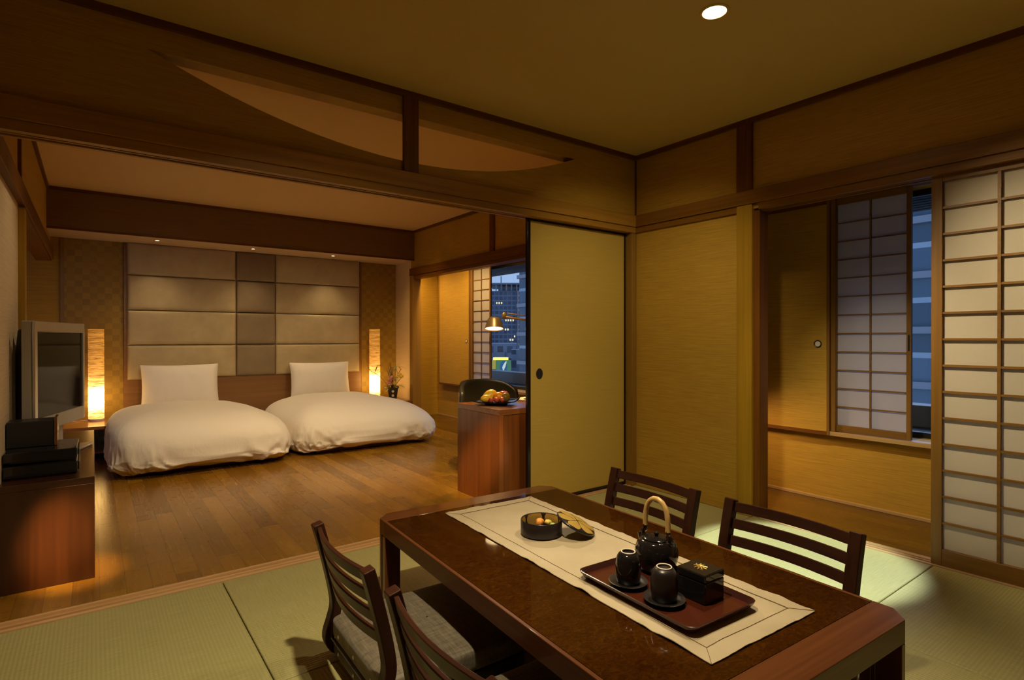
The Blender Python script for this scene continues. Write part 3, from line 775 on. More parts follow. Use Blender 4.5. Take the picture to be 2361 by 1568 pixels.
# office chair
ch = thing('desk_chair', 'rounded olive black leather chair behind the desk', 'chair', (-.60, 1.08, 0), 0)
def seatback(u, v):
    a = (u - .5) * 2; ang = a * 1.25
    zt_ = .775 - .10 * abs(a) ** 3.2
    z = .40 + (zt_ - .40) * v
    r = .30 + .015 * sin(pi * v)
    return (r * sin(ang), r * cos(ang) - .10 + .05 * v, z)
MB().grid(seatback, 40, 16).build('backrest', M['leather'], ch, smooth=80, solid=.04, bevel=.0)
MB().ell((0, -.06, .41), (.27, .27, .05), 28, 10, lambda p: Vector((sgp(p.x, .7), sgp(p.y, .7), p.z))).build('seat', M['leather'], ch)
MB().lathe([(.028, .06), (.028, .37)], n=16).build('column', M['metal'], ch)
for kx in range(5):
    a = 2 * pi * kx / 5 + .3
    l = MB().tube([(.02 * cos(a), .02 * sin(a), .075), (.27 * cos(a), .27 * sin(a), .058)], .016, 8).build('base_leg', M['metal'], ch)
    MB().ell((.27 * cos(a), .27 * sin(a), .026), (.024, .024, .025), 12, 8).build('castor', M['black'], l)
# desk lamp
dl = thing('desk_lamp', 'brass coloured swing arm lamp reaching over the desk', 'lamp', (-.33, .52, DH + .001))
zl = 1.262 - DH
MB().lathe([(.075, 0), (.075, .012), (.02, .02), (.012, .03)], n=28).build('base', M['brass'], dl)
el = Vector((.08, -.02, .585)); hd = Vector((-.36, .27, zl + .055))
MB().tube([(0, 0, .02), el], .009, 10).build('lower_arm', M['brass'], dl)
MB().tube([el, hd], .010, 10).build('upper_arm', M['brass'], dl)
MB().tube([el + Vector((0, 0, .035)), hd + Vector((.02, -.01, .03))], .004, 8).build('tension_rod', M['brass'], dl)
MB().ell(hd + Vector((.0, 0, .01)), (.022, .016, .03), 12, 8).build('joint', M['brass'], dl)
sh = Vector((-.425, .32, zl))
M['lampmetal'] = plain('matt bronze lamp shade', (.30, .20, .075), .38, **{'Metallic': .5})
tq = Vector((0, 0, -1)).rotation_difference(Vector((-.13, -.19, -.97)).normalized()).to_euler()
MB().lathe([(.0, .052), (.034, .051), (.046, .045), (.056, .030), (.078, -.045), (.0755, -.046), (.053, .028), (.043, .041), (.0, .046)], n=36, caps=False).build('lamp_shade', M['lampmetal'], dl, loc=sh, rot=tq)
MB().lathe([(.0, -.036), (.072, -.038)], n=28, caps=False).build('diffuser', M['bulb_d'], dl, loc=sh, rot=tq)
# plate of fruit
px_, py_, pz_ = -1.005, .455, DH + .0005
pt = thing('fruit_plate', 'square black lacquer plate with upturned corners holding fruit', 'plate', (px_, py_, pz_), radians(38))
def plate(u, v):
    a, b = 2 * u - 1, 2 * v - 1; e = max(abs(a), abs(b)); z = .012 + .022 * max(0, e - .45) ** 1.6 + .016 * (abs(a) * abs(b)) ** 2.5
    return (a * .143, b * .143, z)
MB().grid(plate, 25, 25).build('dish', M['lacq'], pt, solid=.006, smooth=60)
frus(0, .010, .062, .072, MB()).build('foot', M['lacq'], pt, .002)
M['apple'] = N('red apple skin'); _o = M['apple'].obj(); _c = M['apple'].ramp(M['apple'].noise(M['apple'].mapv(_o, (30, 30, 6)), 1, 3, .6), [(.35, (.42, .035, .015)), (.7, (.62, .14, .035))]); M['apple'].bsdf(_c, .25); M['apple'] = M['apple'].m
M['banana'] = plain('yellow mango skin', (.85, .52, .03), .35); M['orange'] = plain('orange skin', (.80, .28, .015), .4); M['pear'] = plain('green brown pear skin', (.30, .22, .04), .4); M['berry'] = plain('red lychee skin', (.50, .07, .035), .5)
def fruit(name, label, p, fn, mat, stem=None, group=None, smooth=180):
    mb = fn(MB()); t = thing(name, label, 'fruit', (px_ + p[0], py_ + p[1], pz_ + p[2]), 0, group)
    mb.build('flesh', mat, t, smooth=smooth)
    if stem: MB().tube(stem, .002, 6).build('stem', M['twig'], t)
def appleshape(p): 
    r = sqrt(p.x * p.x + p.y * p.y); return Vector((p.x, p.y, p.z - .28 * math.exp(-(r / .3) ** 2) * (1 if p.z > 0 else -.6)))
fruit('apple', 'red apple at the right of the plate', (.075, .015, .055), lambda m: m.ell((0, 0, 0), (.043, .043, .040), 24, 18, appleshape), M['apple'], [(0, 0, .024), (-.003, 0, .05)])
fruit('pear', 'greenish brown round pear in front of the apple', (.045, -.055, .050), lambda m: m.ell((0, 0, 0), (.034, .034, .036), 20, 14), M['pear'])
fruit('mango', 'large bright yellow mango at the back of the plate', (-.025, .045, .058), lambda m: m.ell((0, 0, 0), (.062, .042, .046), 24, 14, lambda p: Vector((p.x, p.y, p.z + .25 * p.x - .12 * p.x * p.x))), M['banana'])
fruit('lemon', 'yellow lemon at the left of the plate', (-.085, .01, .043), lambda m: m.ell((0, 0, 0), (.042, .030, .030), 20, 12, lambda p: Vector((p.x * (1 + .12 * abs(p.x) ** 6), p.y, p.z))), M['banana'])
fruit('orange', 'orange between the yellow mango and the pear', (.008, -.015, .052), lambda m: m.ell((0, 0, 0), (.039, .039, .037), 22, 16), M['orange'])
def bumpy(m, s):
    def f(p):
        k = 1 + .10 * noise.noise(p * 6 + Vector((s, 0, 0))); return p * k
    return m.ell((0, 0, 0), (.019, .019, .020), 20, 14, f)
for i, (dx, dy, lab) in enumerate(((-.083, -.050, 'red lychee furthest left at the front of the plate'), (-.045, -.064, 'red lychee in the middle at the front of the plate'), (-.005, -.078, 'red lychee beside the pear at the front of the plate'))):
    fruit('lychee', lab, (dx, dy, .036), lambda m, i=i: bumpy(m, i * 3.1), M['berry'], None, 'red lychees on the plate')
M['note'] = plain('cream paper', (.80, .70, .48), .7)
o = MB().box(-.10, -.07, 0, .12, .09, .012).build('notepad', M['note'], None, .001, loc=(-.66, .52, DH + .0005), rot=(0, 0, .25)); tag(o, 'cream notepad on the desk under the lamp', 'notepad')
o = MB().tube([(-.06, 0, 0), (.06, .01, 0), (.068, .011, 0)], .0035, 8, [.0035, .0035, .001]).build('pen', M['metal'], None, loc=(-.665, .505, DH + .0165), rot=(0, 0, .3)); tag(o, 'thin pen lying on the cream notepad', 'pen')

# ------------------------------------------------------------------ low table and its settings
TX, TY, TR, TZ = -1.952, -1.455, radians(-3.0), .36
tb = thing('low_table', 'low burl wood table with chamfered corners in the tatami room', 'table', (TX, TY, 0), TR)
hw, hl, cf = .476, .858, .05
RW = .105
def oct_(hw, hl, cf): return [(-hw + cf, -hl), (hw - cf, -hl), (hw, -hl + cf), (hw, hl - cf), (hw - cf, hl), (-hw + cf, hl), (-hw, hl - cf), (-hw, -hl + cf)]
for s in (-1, 1):
    y0, y1 = sorted((s * hl, s * (hl - RW)))
    p = [(-hw + cf, s * hl), (hw - cf, s * hl), (hw, s * (hl - cf)), (hw, s * (hl - RW)), (-hw, s * (hl - RW)), (-hw, s * (hl - cf))]
    MB().prism(p, TZ - .066, TZ, 'Z').build('end_rail', M['tbl_x'], tb, .003)
    MB().box(s * hw, -hl + RW + .0005, TZ - .066, s * (hw - .014), hl - RW - .0005, TZ).build('side_rail', M['tbl_y'], tb, .003)
MB().box(-hw + .0145, -hl + RW + .0005, TZ - .03, hw - .0145, hl - RW - .0005, TZ - .0005).build('tabletop', M['burl'], tb, smooth=0)
for sx in (-1, 1):
    for sy in (-1, 1):
        l = MB()
        x0, x1 = sx * hw, sx * (hw - .030); y0, y1 = sy * hl, sy * (hl - .028)
        # L-shaped leg: chamfered corner board and a broad side board with a groove between them
        l.prism([(sx * (hw - cf), sy * hl), (sx * hw, sy * (hl - cf)), (sx * (hw), sy * (hl - cf - .018)), (sx * (hw - .07), sy * (hl - cf - .018)), (sx * (hw - .07), sy * hl)], .001, TZ - .0665, 'Z')
        l.build('leg', M['tbl_z'], tb, .002)
        l2 = MB().box(sx * (hw - .012), sy * (hl - cf - .0185), .001, sx * (hw - .07), sy * (hl - cf - .030), TZ - .0665).box(sx * hw, sy * (hl - cf - .0305), .001, sx * (hw - .07), sy * (hl - cf - .062), TZ - .0665)
        l2.build('leg_board', M['tbl_z'], tb, .002)
def T(x, y, z=0):   # table-local to world
    c, s = cos(TR), sin(TR); return (TX + c * x - s * y, TY + s * x + c * y, TZ + z)
def TI(X, Y):       # world to table-local
    dx, dy = X - TX, Y - TY; c, s = cos(TR), sin(TR); return (c * dx + s * dy, -s * dx + c * dy)
# runner
rn = thing('table_runner', 'long beige woven runner with stitched hem along the low table', 'table runner', T(.0, .0, .0004), TR)
a0 = TI(-2.129, -.765); a1 = TI(-1.643, -.744); a2 = TI(-1.741, -2.153); a3 = TI(-2.195, -2.149)
rx0, rx1, ry0, ry1 = (a0[0] + a3[0]) / 2, (a1[0] + a2[0]) / 2, (a2[1] + a3[1]) / 2, (a0[1] + a1[1]) / 2
def cloth(u, v, lift=0):
    x = rx0 + (rx1 - rx0) * u; y = ry0 + (ry1 - ry0) * v
    e = min(u, 1 - u) * 4; e2 = min(v, 1 - v) * 10
    k = max(0, 1 - min(e, e2) * 1.6)
    z = .0015 + lift + k * .0060 * max(0, noise.noise(Vector((x * 16, y * 16, 3))) + .35 * noise.noise(Vector((x * 40, y * 40, 1))) + .12)
    x += .004 * noise.noise(Vector((0, y * 7, 5))) ; y += .004 * noise.noise(Vector((x * 9, 0, 8)))
    return (x, y, z)
MB().grid(cloth, 50, 140).build('cloth', M['runner'], rn, smooth=180, solid=.0014)
def band(ua, ub, va, vb, nu, nv):
    return MB().grid(lambda u, v: tuple(Vector(cloth(ua + (ub - ua) * u, va + (vb - va) * v)) + Vector((0, 0, .0016))), nu, nv)
hu, hv = .105, .038
for args in ((0, hu, 0, 1, 8, 140), (1 - hu, 1, 0, 1, 8, 140), (hu, 1 - hu, 0, hv, 40, 8), (hu, 1 - hu, 1 - hv, 1, 40, 8)):
    band(*args).build('hem', M['runner'], rn, smooth=180)
mb = MB()
P_ = lambda u, v: Vector(cloth(u, v)) + Vector((0, 0, .0025))
for (u0, v0), (u1, v1) in (((hu, hv), (hu, 1 - hv)), ((1 - hu, hv), (1 - hu, 1 - hv)), ((hu, hv), (1 - hu, hv)), ((hu, 1 - hv), (1 - hu, 1 - hv)), ((0, 0), (hu, hv)), ((1, 0), (1 - hu, hv)), ((0, 1), (hu, 1 - hv)), ((1, 1), (1 - hu, 1 - hv))):
    k = 60 if abs(v1 - v0) > .5 else 16
    mb.tube([P_(u0 + (u1 - u0) * i / k, v0 + (v1 - v0) * i / k) for i in range(k + 1)], .0008, 5)
mb.build('stitching', plain('brown stitching', (.16, .10, .045), .7), rn)
CZ = .0040           # cloth surface above the table top
# sweets bowl
def world(x, y, z): return (x, y, z)
bx, by = -1.950, -1.203
bl = thing('sweets_bowl', 'round black lacquer bowl of sweets on the runner', 'bowl', (bx, by, TZ + CZ))
br, bh = .083, .060
M['bowl_out'] = plain('black lacquer bowl', (.018, .013, .012), .3)
MB().lathe([(.0, .0), (br - .006, .0), (br, .004), (br, bh - .002), (br - .002, bh), (br - .006, bh - .002), (br - .006, .008), (.0, .007)], n=56, caps=False).build('body', M['bowl_out'], bl, smooth=50)
mb = MB()
for i in range(6):
    a0_ = 2 * pi * i / 6 + .25
    def pet(u, v, a0_=a0_):
        a = a0_ + (u - .5) * .92 * sin(pi * (.12 + .62 * v)) ** .7; r = br - .0066
        return (r * cos(a), r * sin(a), .010 + (bh - .013) * v)
    mb.grid(pet, 10, 8)
mb.build('gold_petals', M['brass'], bl, smooth=60)
sweets = [('sweet', 'orange sugared sweet topmost in the bowl', (.006, .018, .040), (.026, .015, .015), (.78, .30, .04), 0.6), ('sweet', 'yellow leaf shaped sweet in the bowl', (.045, .012, .034), (.017, .013, .009), (.62, .48, .08), .2),
          ('sweet', 'green leaf shaped sweet in the bowl', (.052, -.012, .026), (.02, .013, .009), (.30, .38, .12), 1.1), ('sweet', 'pink flower shaped sweet at the front of the bowl', (.012, -.048, .026), (.025, .018, .012), (.70, .24, .20), .4),
          ('sweet', 'cream oblong sweet at the left of the bowl', (-.046, -.010, .026), (.021, .012, .010), (.70, .55, .28), 1.0), ('sweet', 'dark brown sweet under the orange one', (-.012, -.018, .020), (.022, .016, .014), (.05, .025, .02), .1)]
for nm, lab, p, r, c, rz in sweets:
    o = MB().ell((0, 0, 0), r, 18, 10, lambda q: Vector((q.x * (1 + .12 * sin(5 * atan2(q.y, q.x))), q.y * (1 + .12 * sin(5 * atan2(q.y, q.x))), sgp(q.z, .7)))).build(nm, plain(lab[:24], c, .5), None, loc=(bx + p[0], by + p[1], TZ + CZ + p[2]), rot=(.15, .1, rz))
    tag(o, lab, 'sweet', 'sweets in the black bowl')
# lid leaning on the bowl's rim
lr = .083
ld = thing('bowl_lid', 'black bowl lid with gold petals leaning against the sweets bowl', 'lid')
dirv = Vector((.757, -.653, 0)).normalized()          # from the bowl towards the lid's resting edge
ang = math.asin((bh + .004) / (2 * lr - .022))
e_lo = Vector((bx, by, TZ + CZ + .006)) + dirv * (br - .020 + 2 * lr * cos(ang) - .0)
cen = e_lo - dirv * (lr * cos(ang)) + Vector((0, 0, lr * sin(ang) + .002))
side = Vector((0, 0, 1)).cross(dirv); nrm = (dirv * sin(ang) + Vector((0, 0, 1)) * cos(ang)).normalized(); xx = side.cross(nrm)
ld.matrix_world = Matrix(((xx.x, side.x, nrm.x, cen.x), (xx.y, side.y, nrm.y, cen.y), (xx.z, side.z, nrm.z, cen.z), (0, 0, 0, 1)))
dome = lambda r: .010 - .007 * (r / lr) ** 2
MB().lathe([(0, -.002)] + [(lr * .9, -.004), (lr - .001, -.006), (lr, -.003), (lr - .002, .002)] + [(lr * k, dome(lr * k)) for k in (.9, .75, .5, .25, .01)], n=56, caps=False).build('disc', M['bowl_out'], ld, smooth=50)
mb = MB()
for i in range(6):
    a0_ = 2 * pi * i / 6 + .3
    def pet2(u, v, a0_=a0_):
        r = lr * (.08 + .90 * v); a = a0_ + (u - .5) * 1.02 * (sin(pi * (.10 + .80 * v)) ** .6)
        return (r * cos(a), r * sin(a), dome(r) + .0008 + .0012 * sin(pi * u))
    mb.grid(pet2, 9, 12)
mb.build('gold_petals', M['brass'], ld, smooth=60)
# tray
tcx, tcy = TI(-1.985, -1.825)
tr = thing('tea_tray', 'rectangular red brown lacquer tray with the tea set', 'tray', T(tcx, tcy, CZ), TR)
aw, al = .148, .230
def rrect(a, b, r, n=6):
    P = []
    for cx_, cy_, st in ((a - r, b - r, 0), (-a + r, b - r, pi / 2), (-a + r, -b + r, pi), (a - r, -b + r, 1.5 * pi)):
        P += [(cx_ + r * cos(st + pi / 2 * i / n), cy_ + r * sin(st + pi / 2 * i / n)) for i in range(n + 1)]
    return P
def loft(mb, rings):
    n = len(rings[0]); vs = [p for r in rings for p in r]
    fs = [(j * n + i, j * n + (i + 1) % n, (j + 1) * n + (i + 1) % n, (j + 1) * n + i) for j in range(len(rings) - 1) for i in range(n)]
    fs += [tuple(range(n))[::-1]]; fs += [tuple((len(rings) - 1) * n + i for i in range(n))]
    return mb.add(vs, fs)
rg = lambda a, b, r, z: [(x, y, z) for x, y in rrect(a, b, r)]
loft(MB(), [rg(aw - .020, al - .020, .02, 0), rg(aw - .012, al - .012, .022, .006), rg(aw - .002, al - .002, .026, .020), rg(aw, al, .027, .026), rg(aw - .003, al - .003, .026, .027), rg(aw - .014, al - .014, .022, .0095)]).build('rim', M['trayrim'], tr, smooth=50)
MB().prism(rrect(aw - .0135, al - .0135, .022), .0085, .0100, 'Z').build('floor_panel', M['tray'], tr, smooth=0)
TT = CZ + .0105
# saucers and upturned cups
def saucer(label, X, Y):
    t = thing('saucer', label, 'saucer', (X, Y, TZ + TT), 0, 'black saucers on the tray')
    MB().lathe([(.0, 0), (.030, 0), (.032, .003), (.052, .009), (.060, .0135), (.0605, .0145), (.059, .0150), (.045, .0105), (.030, .008), (.0, .0075)], n=44, caps=False).build('dish', M['glaze_satin'], t, smooth=50)
def cup(label, X, Y, mat):
    t = thing('tea_cup', label, 'cup', (X, Y, TZ + TT + .0085), 0, 'upturned tea cups on the tray')
    CH = 1.08
    ribs = [(.033 + .0065 * sin(pi * (.12 + .72 * k / 14)) + (.0004 if k % 2 else 0), CH * (.004 + .066 * k / 14)) for k in range(15)]
    MB().lathe([(.032, 0), (.0345, .001)] + ribs + [(.034, .0825), (.029, .0895), (.0235, .0922), (.0215, .0935)], n=44, caps=False).lathe([(.0205, .0935), (.019, .090), (.0, .0895)], n=44, caps=False).build('body', mat, t, smooth=60)
    MB().lathe([(.0218, .0930), (.0228, .0950), (.0218, .0968), (.0200, .0968), (.0190, .0948), (.0200, .0930)], n=44, caps=False).build('foot_ring', M['rim'], t, smooth=80)
c1 = (-2.045, -1.742); c2 = (-2.050, -1.884)
saucer('black saucer beside the teapot, under the glossy cup', *c1); saucer('black saucer by the tray edge, under the satin cup', *c2)
cup('glossy black cup upturned on the saucer beside the teapot', *c1, M['glaze']); cup('satin dark brown cup upturned on the saucer by the tray edge', *c2, M['glaze_satin'])
# teapot
tp = thing('teapot', 'round black glazed teapot with a tall rattan bail handle', 'teapot', (-1.884, -1.722, TZ + TT))
prof = [(.0, 0), (.044, 0), (.049, .004)]
for k in range(25):
    q = k / 24; prof.append((.049 + .021 * sin(pi * (.05 + .75 * q)) + (.0013 if k % 2 else 0), .006 + .088 * q))
prof += [(.058, .100), (.049, .1045), (.045, .105), (.0, .105)]
MB().lathe(prof, n=48, caps=False).build('body', M['glaze'], tp, smooth=60)
ld2 = MB().lathe([(.046, .1053), (.0465, .1075), (.041, .111), (.02, .1135), (.0, .114)], n=40, caps=False).build('lid', M['glaze'], tp, smooth=60)
MB().lathe([(.006, .113), (.0055, .117), (.009, .120), (.0095, .124), (.005, .1275), (.0, .128)], n=20, caps=False).build('knob', M['glaze'], ld2, smooth=80)
MB().tube([(.012, .050, .060), (.014, .066, .072), (.014, .076, .088), (.013, .081, .102)], .012, 12, [.019, .015, .0105, .0090]).build('spout', M['glaze'], tp, smooth=60)
hpts = []
for q in (-1, 1):
    lg = MB().tube([(0, q * .046, .098), (0, q * .056, .108), (0, q * .058, .120), (0, q * .052, .127), (0, q * .044, .118)], .0065, 10).ell((0, q * .050, .100), (.015, .013, .010), 12, 8).build('lug', M['glaze'], tp, smooth=60)
    MB().tube([(.006, q * .052, .114), (.006, q * .047, .142)], .003, 8).tube([(-.006, q * .052, .114), (-.006, q * .047, .142)], .003, 8).build('bail_tie', M['trayrim'], lg)
N_ = 26
for i in range(N_ + 1):
    a = pi * i / N_; y = -.047 * cos(a) * (1 + .06 * sin(a)); z = .138 + .098 * max(0, sin(a)) ** .72
    hpts.append((0, y, z))
MB().tube(hpts, .0082, 12, [.0082 + .0007 * (i % 3 == 0) for i in range(N_ + 1)]).build('bail_handle', M['rattan'], tp, smooth=80)
# tea caddy box
bxx, byy = -1.930, -1.923
bo = thing('tea_box', 'small square black lacquer tea box with a gold character on its lid', 'box', (bxx, byy, TZ + TT), TR + .04)
MB().box(-.047, -.049, 0, .047, .049, .062).build('body', M['gloss'], bo, .004, seg=3)
lidb = MB().box(-.048, -.050, .0625, .048, .050, .086).build('lid', M['gloss'], bo, .005, seg=3)
st = [[(-.020, .018), (.020, .021)], [(-.008, .027), (-.008, .012)], [(.009, .028), (.007, .013)], [(0, .014), (-.010, .004), (-.024, -.006)], [(0, .014), (.012, .004), (.025, -.004)],
      [(-.011, -.004), (.012, -.002)], [(0, .006), (.001, -.012), (-.001, -.027), (-.006, -.022)], [(-.008, -.012), (-.017, -.022)], [(.008, -.011), (.017, -.021)]]
mb = MB()
for s_ in st:
    mb.tube([(x * .80, y * .80, .0867) for x, y in s_], .0018, 6, [.0022] * (len(s_) - 1) + [.0012])
mb.build('gold_character', M['brass'], lidb, rot=(0, 0, -.7 + pi / 2 * 0))

# ------------------------------------------------------------------ floor chairs
def zaisu(label, loc, rz):
    t = thing('floor_chair', label, 'floor chair', loc, rz, 'legless floor chairs round the low table')
    # local frame: faces +X, back at -X
    cl = [(.235, .013), (-.10, .013), (-.185, .014), (-.232, .030), (-.255, .062), (-.257, .095), (-.243, .140), (-.232, .185), (-.236, .235), (-.252, .315), (-.275, .410), (-.297, .492)]
    # smooth the centre line
    def cr(p0, p1, p2, p3, s): return tuple(.5 * (2 * p1[i] + (p2[i] - p0[i]) * s + (2 * p0[i] - 5 * p1[i] + 4 * p2[i] - p3[i]) * s * s + (3 * p1[i] - p0[i] - 3 * p2[i] + p3[i]) * s ** 3) for i in (0, 1))
    pts = []
    for i in range(len(cl) - 1):
        for s in (0, .25, .5, .75): pts.append(cr(cl[max(0, i - 1)], cl[i], cl[i + 1], cl[min(len(cl) - 1, i + 2)], s))
    pts.append(cl[-1])
    L, Rr = [], []
    for i, p in enumerate(pts):
        a, b = pts[max(0, i - 1)], pts[min(len(pts) - 1, i + 1)]; d = Vector((b[0] - a[0], b[1] - a[1])).normalized()
        hwid = .012 + .006 * min(1, max(0, i - 8) / 12)
        L.append((p[0] - d[1] * hwid, p[1] + d[0] * hwid)); Rr.append((p[0] + d[1] * hwid, p[1] - d[0] * hwid))
    for s in (-1, 1):
        y0, y1 = sorted((s * .262, s * .220))
        mb = MB()
        n = len(pts)
        vs = [(L[i][0], y0, L[i][1]) for i in range(n)] + [(Rr[i][0], y0, Rr[i][1]) for i in range(n)] + [(L[i][0], y1, L[i][1]) for i in range(n)] + [(Rr[i][0], y1, Rr[i][1]) for i in range(n)]
        fs = []
        for i in range(n - 1):
            fs += [(i, i + 1, n + i + 1, n + i), (2 * n + i, 3 * n + i, 3 * n + i + 1, 2 * n + i + 1), (i, 2 * n + i, 2 * n + i + 1, i + 1), (n + i, n + i + 1, 3 * n + i + 1, 3 * n + i)]
        fs += [(0, n, 3 * n, 2 * n), (n - 1, 2 * n + n - 1, 3 * n + n - 1, n + n - 1)]
        mb.add(vs, fs).build('side_frame', M['chair'], t, .004, seg=2)
    for zc_ in (.465, .401, .337, .272):
        xc_ = -.236 - (zc_ - .235) * .237
        def sl(u, v, xc_=xc_, zc_=zc_):
            y = -.2195 + .439 * u; b = 1 - (2 * u - 1) ** 2
            z = zc_ - .019 + .038 * v
            return (xc_ - .026 * b - (z - zc_) * .237, y, z)
        MB().grid(sl, 25, 3).build('back_slat', M['chair_y'], t, .003, solid=.014, smooth=50)
    MB().box(-.205, -.2195, .001, .225, .2195, .024).build('base_board', M['chair'], t, .003)
    def cush(z0, z1, a, b, r, x0=0, dome=.0):
        def f(u, v):
            th = 2 * pi * u; ph = pi * (v - .5)
            cp = sgp(cos(ph), .12); sp = sgp(sin(ph), .34)
            x = sgp(cos(th), .16) * cp; y = sgp(sin(th), .16) * cp
            return (x0 + x * a, y * b, (z0 + z1) / 2 + (z1 - z0) / 2 * sp + (dome * (1 - x * x) * (1 - y * y) if sp > 0 else 0))
        return MB().grid(f, 72, 26, True)
    lo = cush(.0245, .080, .262, .253, .02, .012).build('base_pad', M['cushion_side'], t, smooth=50)
    up = cush(.0805, .158, .264, .256, .03, .012, .012).build('seat_cushion', M['cushion'], t, smooth=50)
    MB().tube([(.012 + x, y, .0803) for x, y in rrect(.266, .257, .04)] + [(.012 + .266, .257 - .04, .0803)], .0022, 6).build('piping', M['cushion_side'], up)
    for pz, par in ((.052, lo), (.112, up)):
        for py in (-.15, 0, .15):
            MB().lathe([(.0, .003), (.004, .003), (.007, .001), (.007, -.002)], n=14).build('stud', M['metal'], par, loc=(-.2515, py, pz), rot=(0, -pi / 2, 0))
    return t
z1 = zaisu('dark slatted floor chair at the far end of the left side of the table', (-2.462, -1.178, 0), radians(-1.5))
dup(z1, (-2.478, -1.830, 0), radians(-2.5), 'dark slatted floor chair nearest the viewer, cut by the bottom of the photo')
dup(z1, (-1.585, -1.205, 0), radians(180 - 3), 'dark slatted floor chair beyond the table, behind the sweets bowl')
dup(z1, (-1.612, -1.860, 0), radians(180 - 3), 'dark slatted floor chair beyond the table, in front of the bright mat')

# ------------------------------------------------------------------ lamps in the ceilings, and added fill spots
t = thing('downlight', 'round lit downlight in the tatami room ceiling', 'ceiling light', (-1.238, -1.511, HC))
MB().lathe([(.062, -.0005), (.060, -.004), (.050, -.005), (.048, .0)], n=36, caps=False).build('trim_ring', M['ceil'], t, smooth=50)
MB().lathe([(.0, -.0035), (.048, -.0025)], n=32, caps=False).build('lens', M['bulb'], t)
for x, y, lab in ((-2.85, 3.94, 'small soffit downlight over the left bed'), (-1.926, 3.94, 'small soffit downlight between the beds'), (-1.012, 3.94, 'small soffit downlight over the right bed')):
    t = thing('soffit_downlight', lab, 'ceiling light', (x, y, 2.1598), 0, 'small downlights in the soffit over the beds')
    MB().lathe([(.032, 0), (.031, -.004), (.024, -.005), (.022, -.001)], n=24, caps=False).build('trim_ring', M['metal'], t)
    MB().lathe([(0, -.002), (.022, -.0015)], n=20, caps=False).build('lens', M['bulb_s'], t)

AMB = (1.0, .60, .235); WARM = (1.0, .74, .40); NEUT = (1.0, .83, .53)
def spot(name, loc, target, power, size, blend, col, rad=.04):
    d = bpy.data.lights.new(name, 'SPOT'); d.energy = power; d.spot_size = radians(size); d.spot_blend = blend; d.color = col; d.shadow_soft_size = rad
    o = bpy.data.objects.new(name, d); COL.objects.link(o); o.location = loc
    o.rotation_euler = (Vector(target) - Vector(loc)).to_track_quat('-Z', 'Y').to_euler(); return o
def point(name, loc, power, col, rad=.05):
    d = bpy.data.lights.new(name, 'POINT'); d.energy = power; d.color = col; d.shadow_soft_size = rad
    o = bpy.data.objects.new(name, d); COL.objects.link(o); o.location = loc; return o
spot('downlight_flood', (-1.238, -1.511, HC - .02), (-1.95, -2.05, .36), 115, 78, 1.0, NEUT, .045)
spot('downlight_wash', (-1.238, -1.511, HC - .02), (-.20, -.05, .8), 98, 78, 1.0, NEUT, .045)
spot('downlight_screen', (-1.238, -1.511, HC - .02), (0, -2.75, .95), 250, 54, 1.0, NEUT, .045)
spot('downlight_veranda', (-1.238, -1.511, HC - .02), (.765, -1.55, .25), 185, 42, 1.0, NEUT, .045)
spot('mat_fill', (-1.238, -1.511, HC - .02), (-.47, -1.47, 0), 580, 25, .35, (.84, .98, 1.0), .03)  # tight cool spot added at the downlight to brighten a single mat
spot('table_key', (-.75, .90, HC - .02), (-2.05, -2.20, .36), 165, 34, 1.0, NEUT, .03)
spot('second_downlight', (-2.60, -1.75, HC - .02), (-2.40, -.45, 0), 205, 98, 1.0, NEUT, .045)
spot('table_fill', (-2.60, -1.75, HC - .02), (-1.80, -2.35, .36), 85, 42, 1.0, NEUT, .045)  # extra spot added to lift the near end of the runner
spot('bed_fill', (-2.5, .36, HC - .02), (-2.5, 2.45, .40), 165, 80, 1.0, WARM, .05)  # unseen fill added to light the front of the left duvet
spot('bed_fill', (-1.1, .36, HC - .02), (-1.1, 2.45, .40), 160, 80, 1.0, WARM, .05)  # same added fill for the right duvet
spot('wall_fill', (-2.95, .75, HC - .02), (-3.72, .95, .9), 23, 75, 1.0, NEUT, .05)  # unseen spot added to brighten the pale left wall
for x, pw in ((-2.85, 13), (-1.926, 14), (-1.012, 17)):
    spot('soffit_spot', (x, 3.94, 2.150), (x, 3.90, 0), pw, 95, .9, WARM, .02)
spot('bedroom_fill', (-2.6, 2.2, HC - .02), (-2.8, 3.2, 0), 17, 130, 1.0, WARM, .05)  # unseen fill added over the left bed, no fixture there
spot('bedroom_fill', (-1.0, 2.0, HC - .02), (-1.0, 3.1, 0), 20, 130, 1.0, WARM, .05)  # matching added fill towards the right bed
spot('cabinet_fill', (-3.3, -1.6, HC - .02), (-3.53, .415, .22), 1500, 6.0, 1.0, AMB, .02)  # unseen narrow spot added to throw a warm blob on the cabinet end
spot('cabinet_fill', (-3.25, -1.6, HC - .02), (-3.46, .415, .16), 1100, 9.0, 1.0, AMB, .02)  # wider added spot that softens the same blob
spot('desk_fill', (-2.6, -1.55, HC - .02), (-1.2, .40, .25), 600, 9, 1.0, AMB, .02)  # unseen spot added for a warm patch on the desk side
spot('recess_downlight', (.12, 4.25, 2.19), (.32, 4.2, 0), 34, 165, .9, (1, .66, .22), .03)
spot('recess_downlight', (.13, 3.10, 2.19), (.33, 3.6, 0), 60, 170, .8, (1, .66, .22), .03)
spot('recess_fill', (-.95, 2.45, HC - .02), (.55, 4.05, .75), 80, 46, 1.0, (1, .66, .22), .05)  # unseen spot added to raise the lower part of the window recess
spot('desk_lamp_spot', (-.755, .84, 1.225), (-.80, .70, .6), 60, 120, .5, AMB, .03)
spot('veranda_lamp', (.30, -.25, .70), (.5, -1.1, .15), 30, 95, 1.0, AMB, .05)
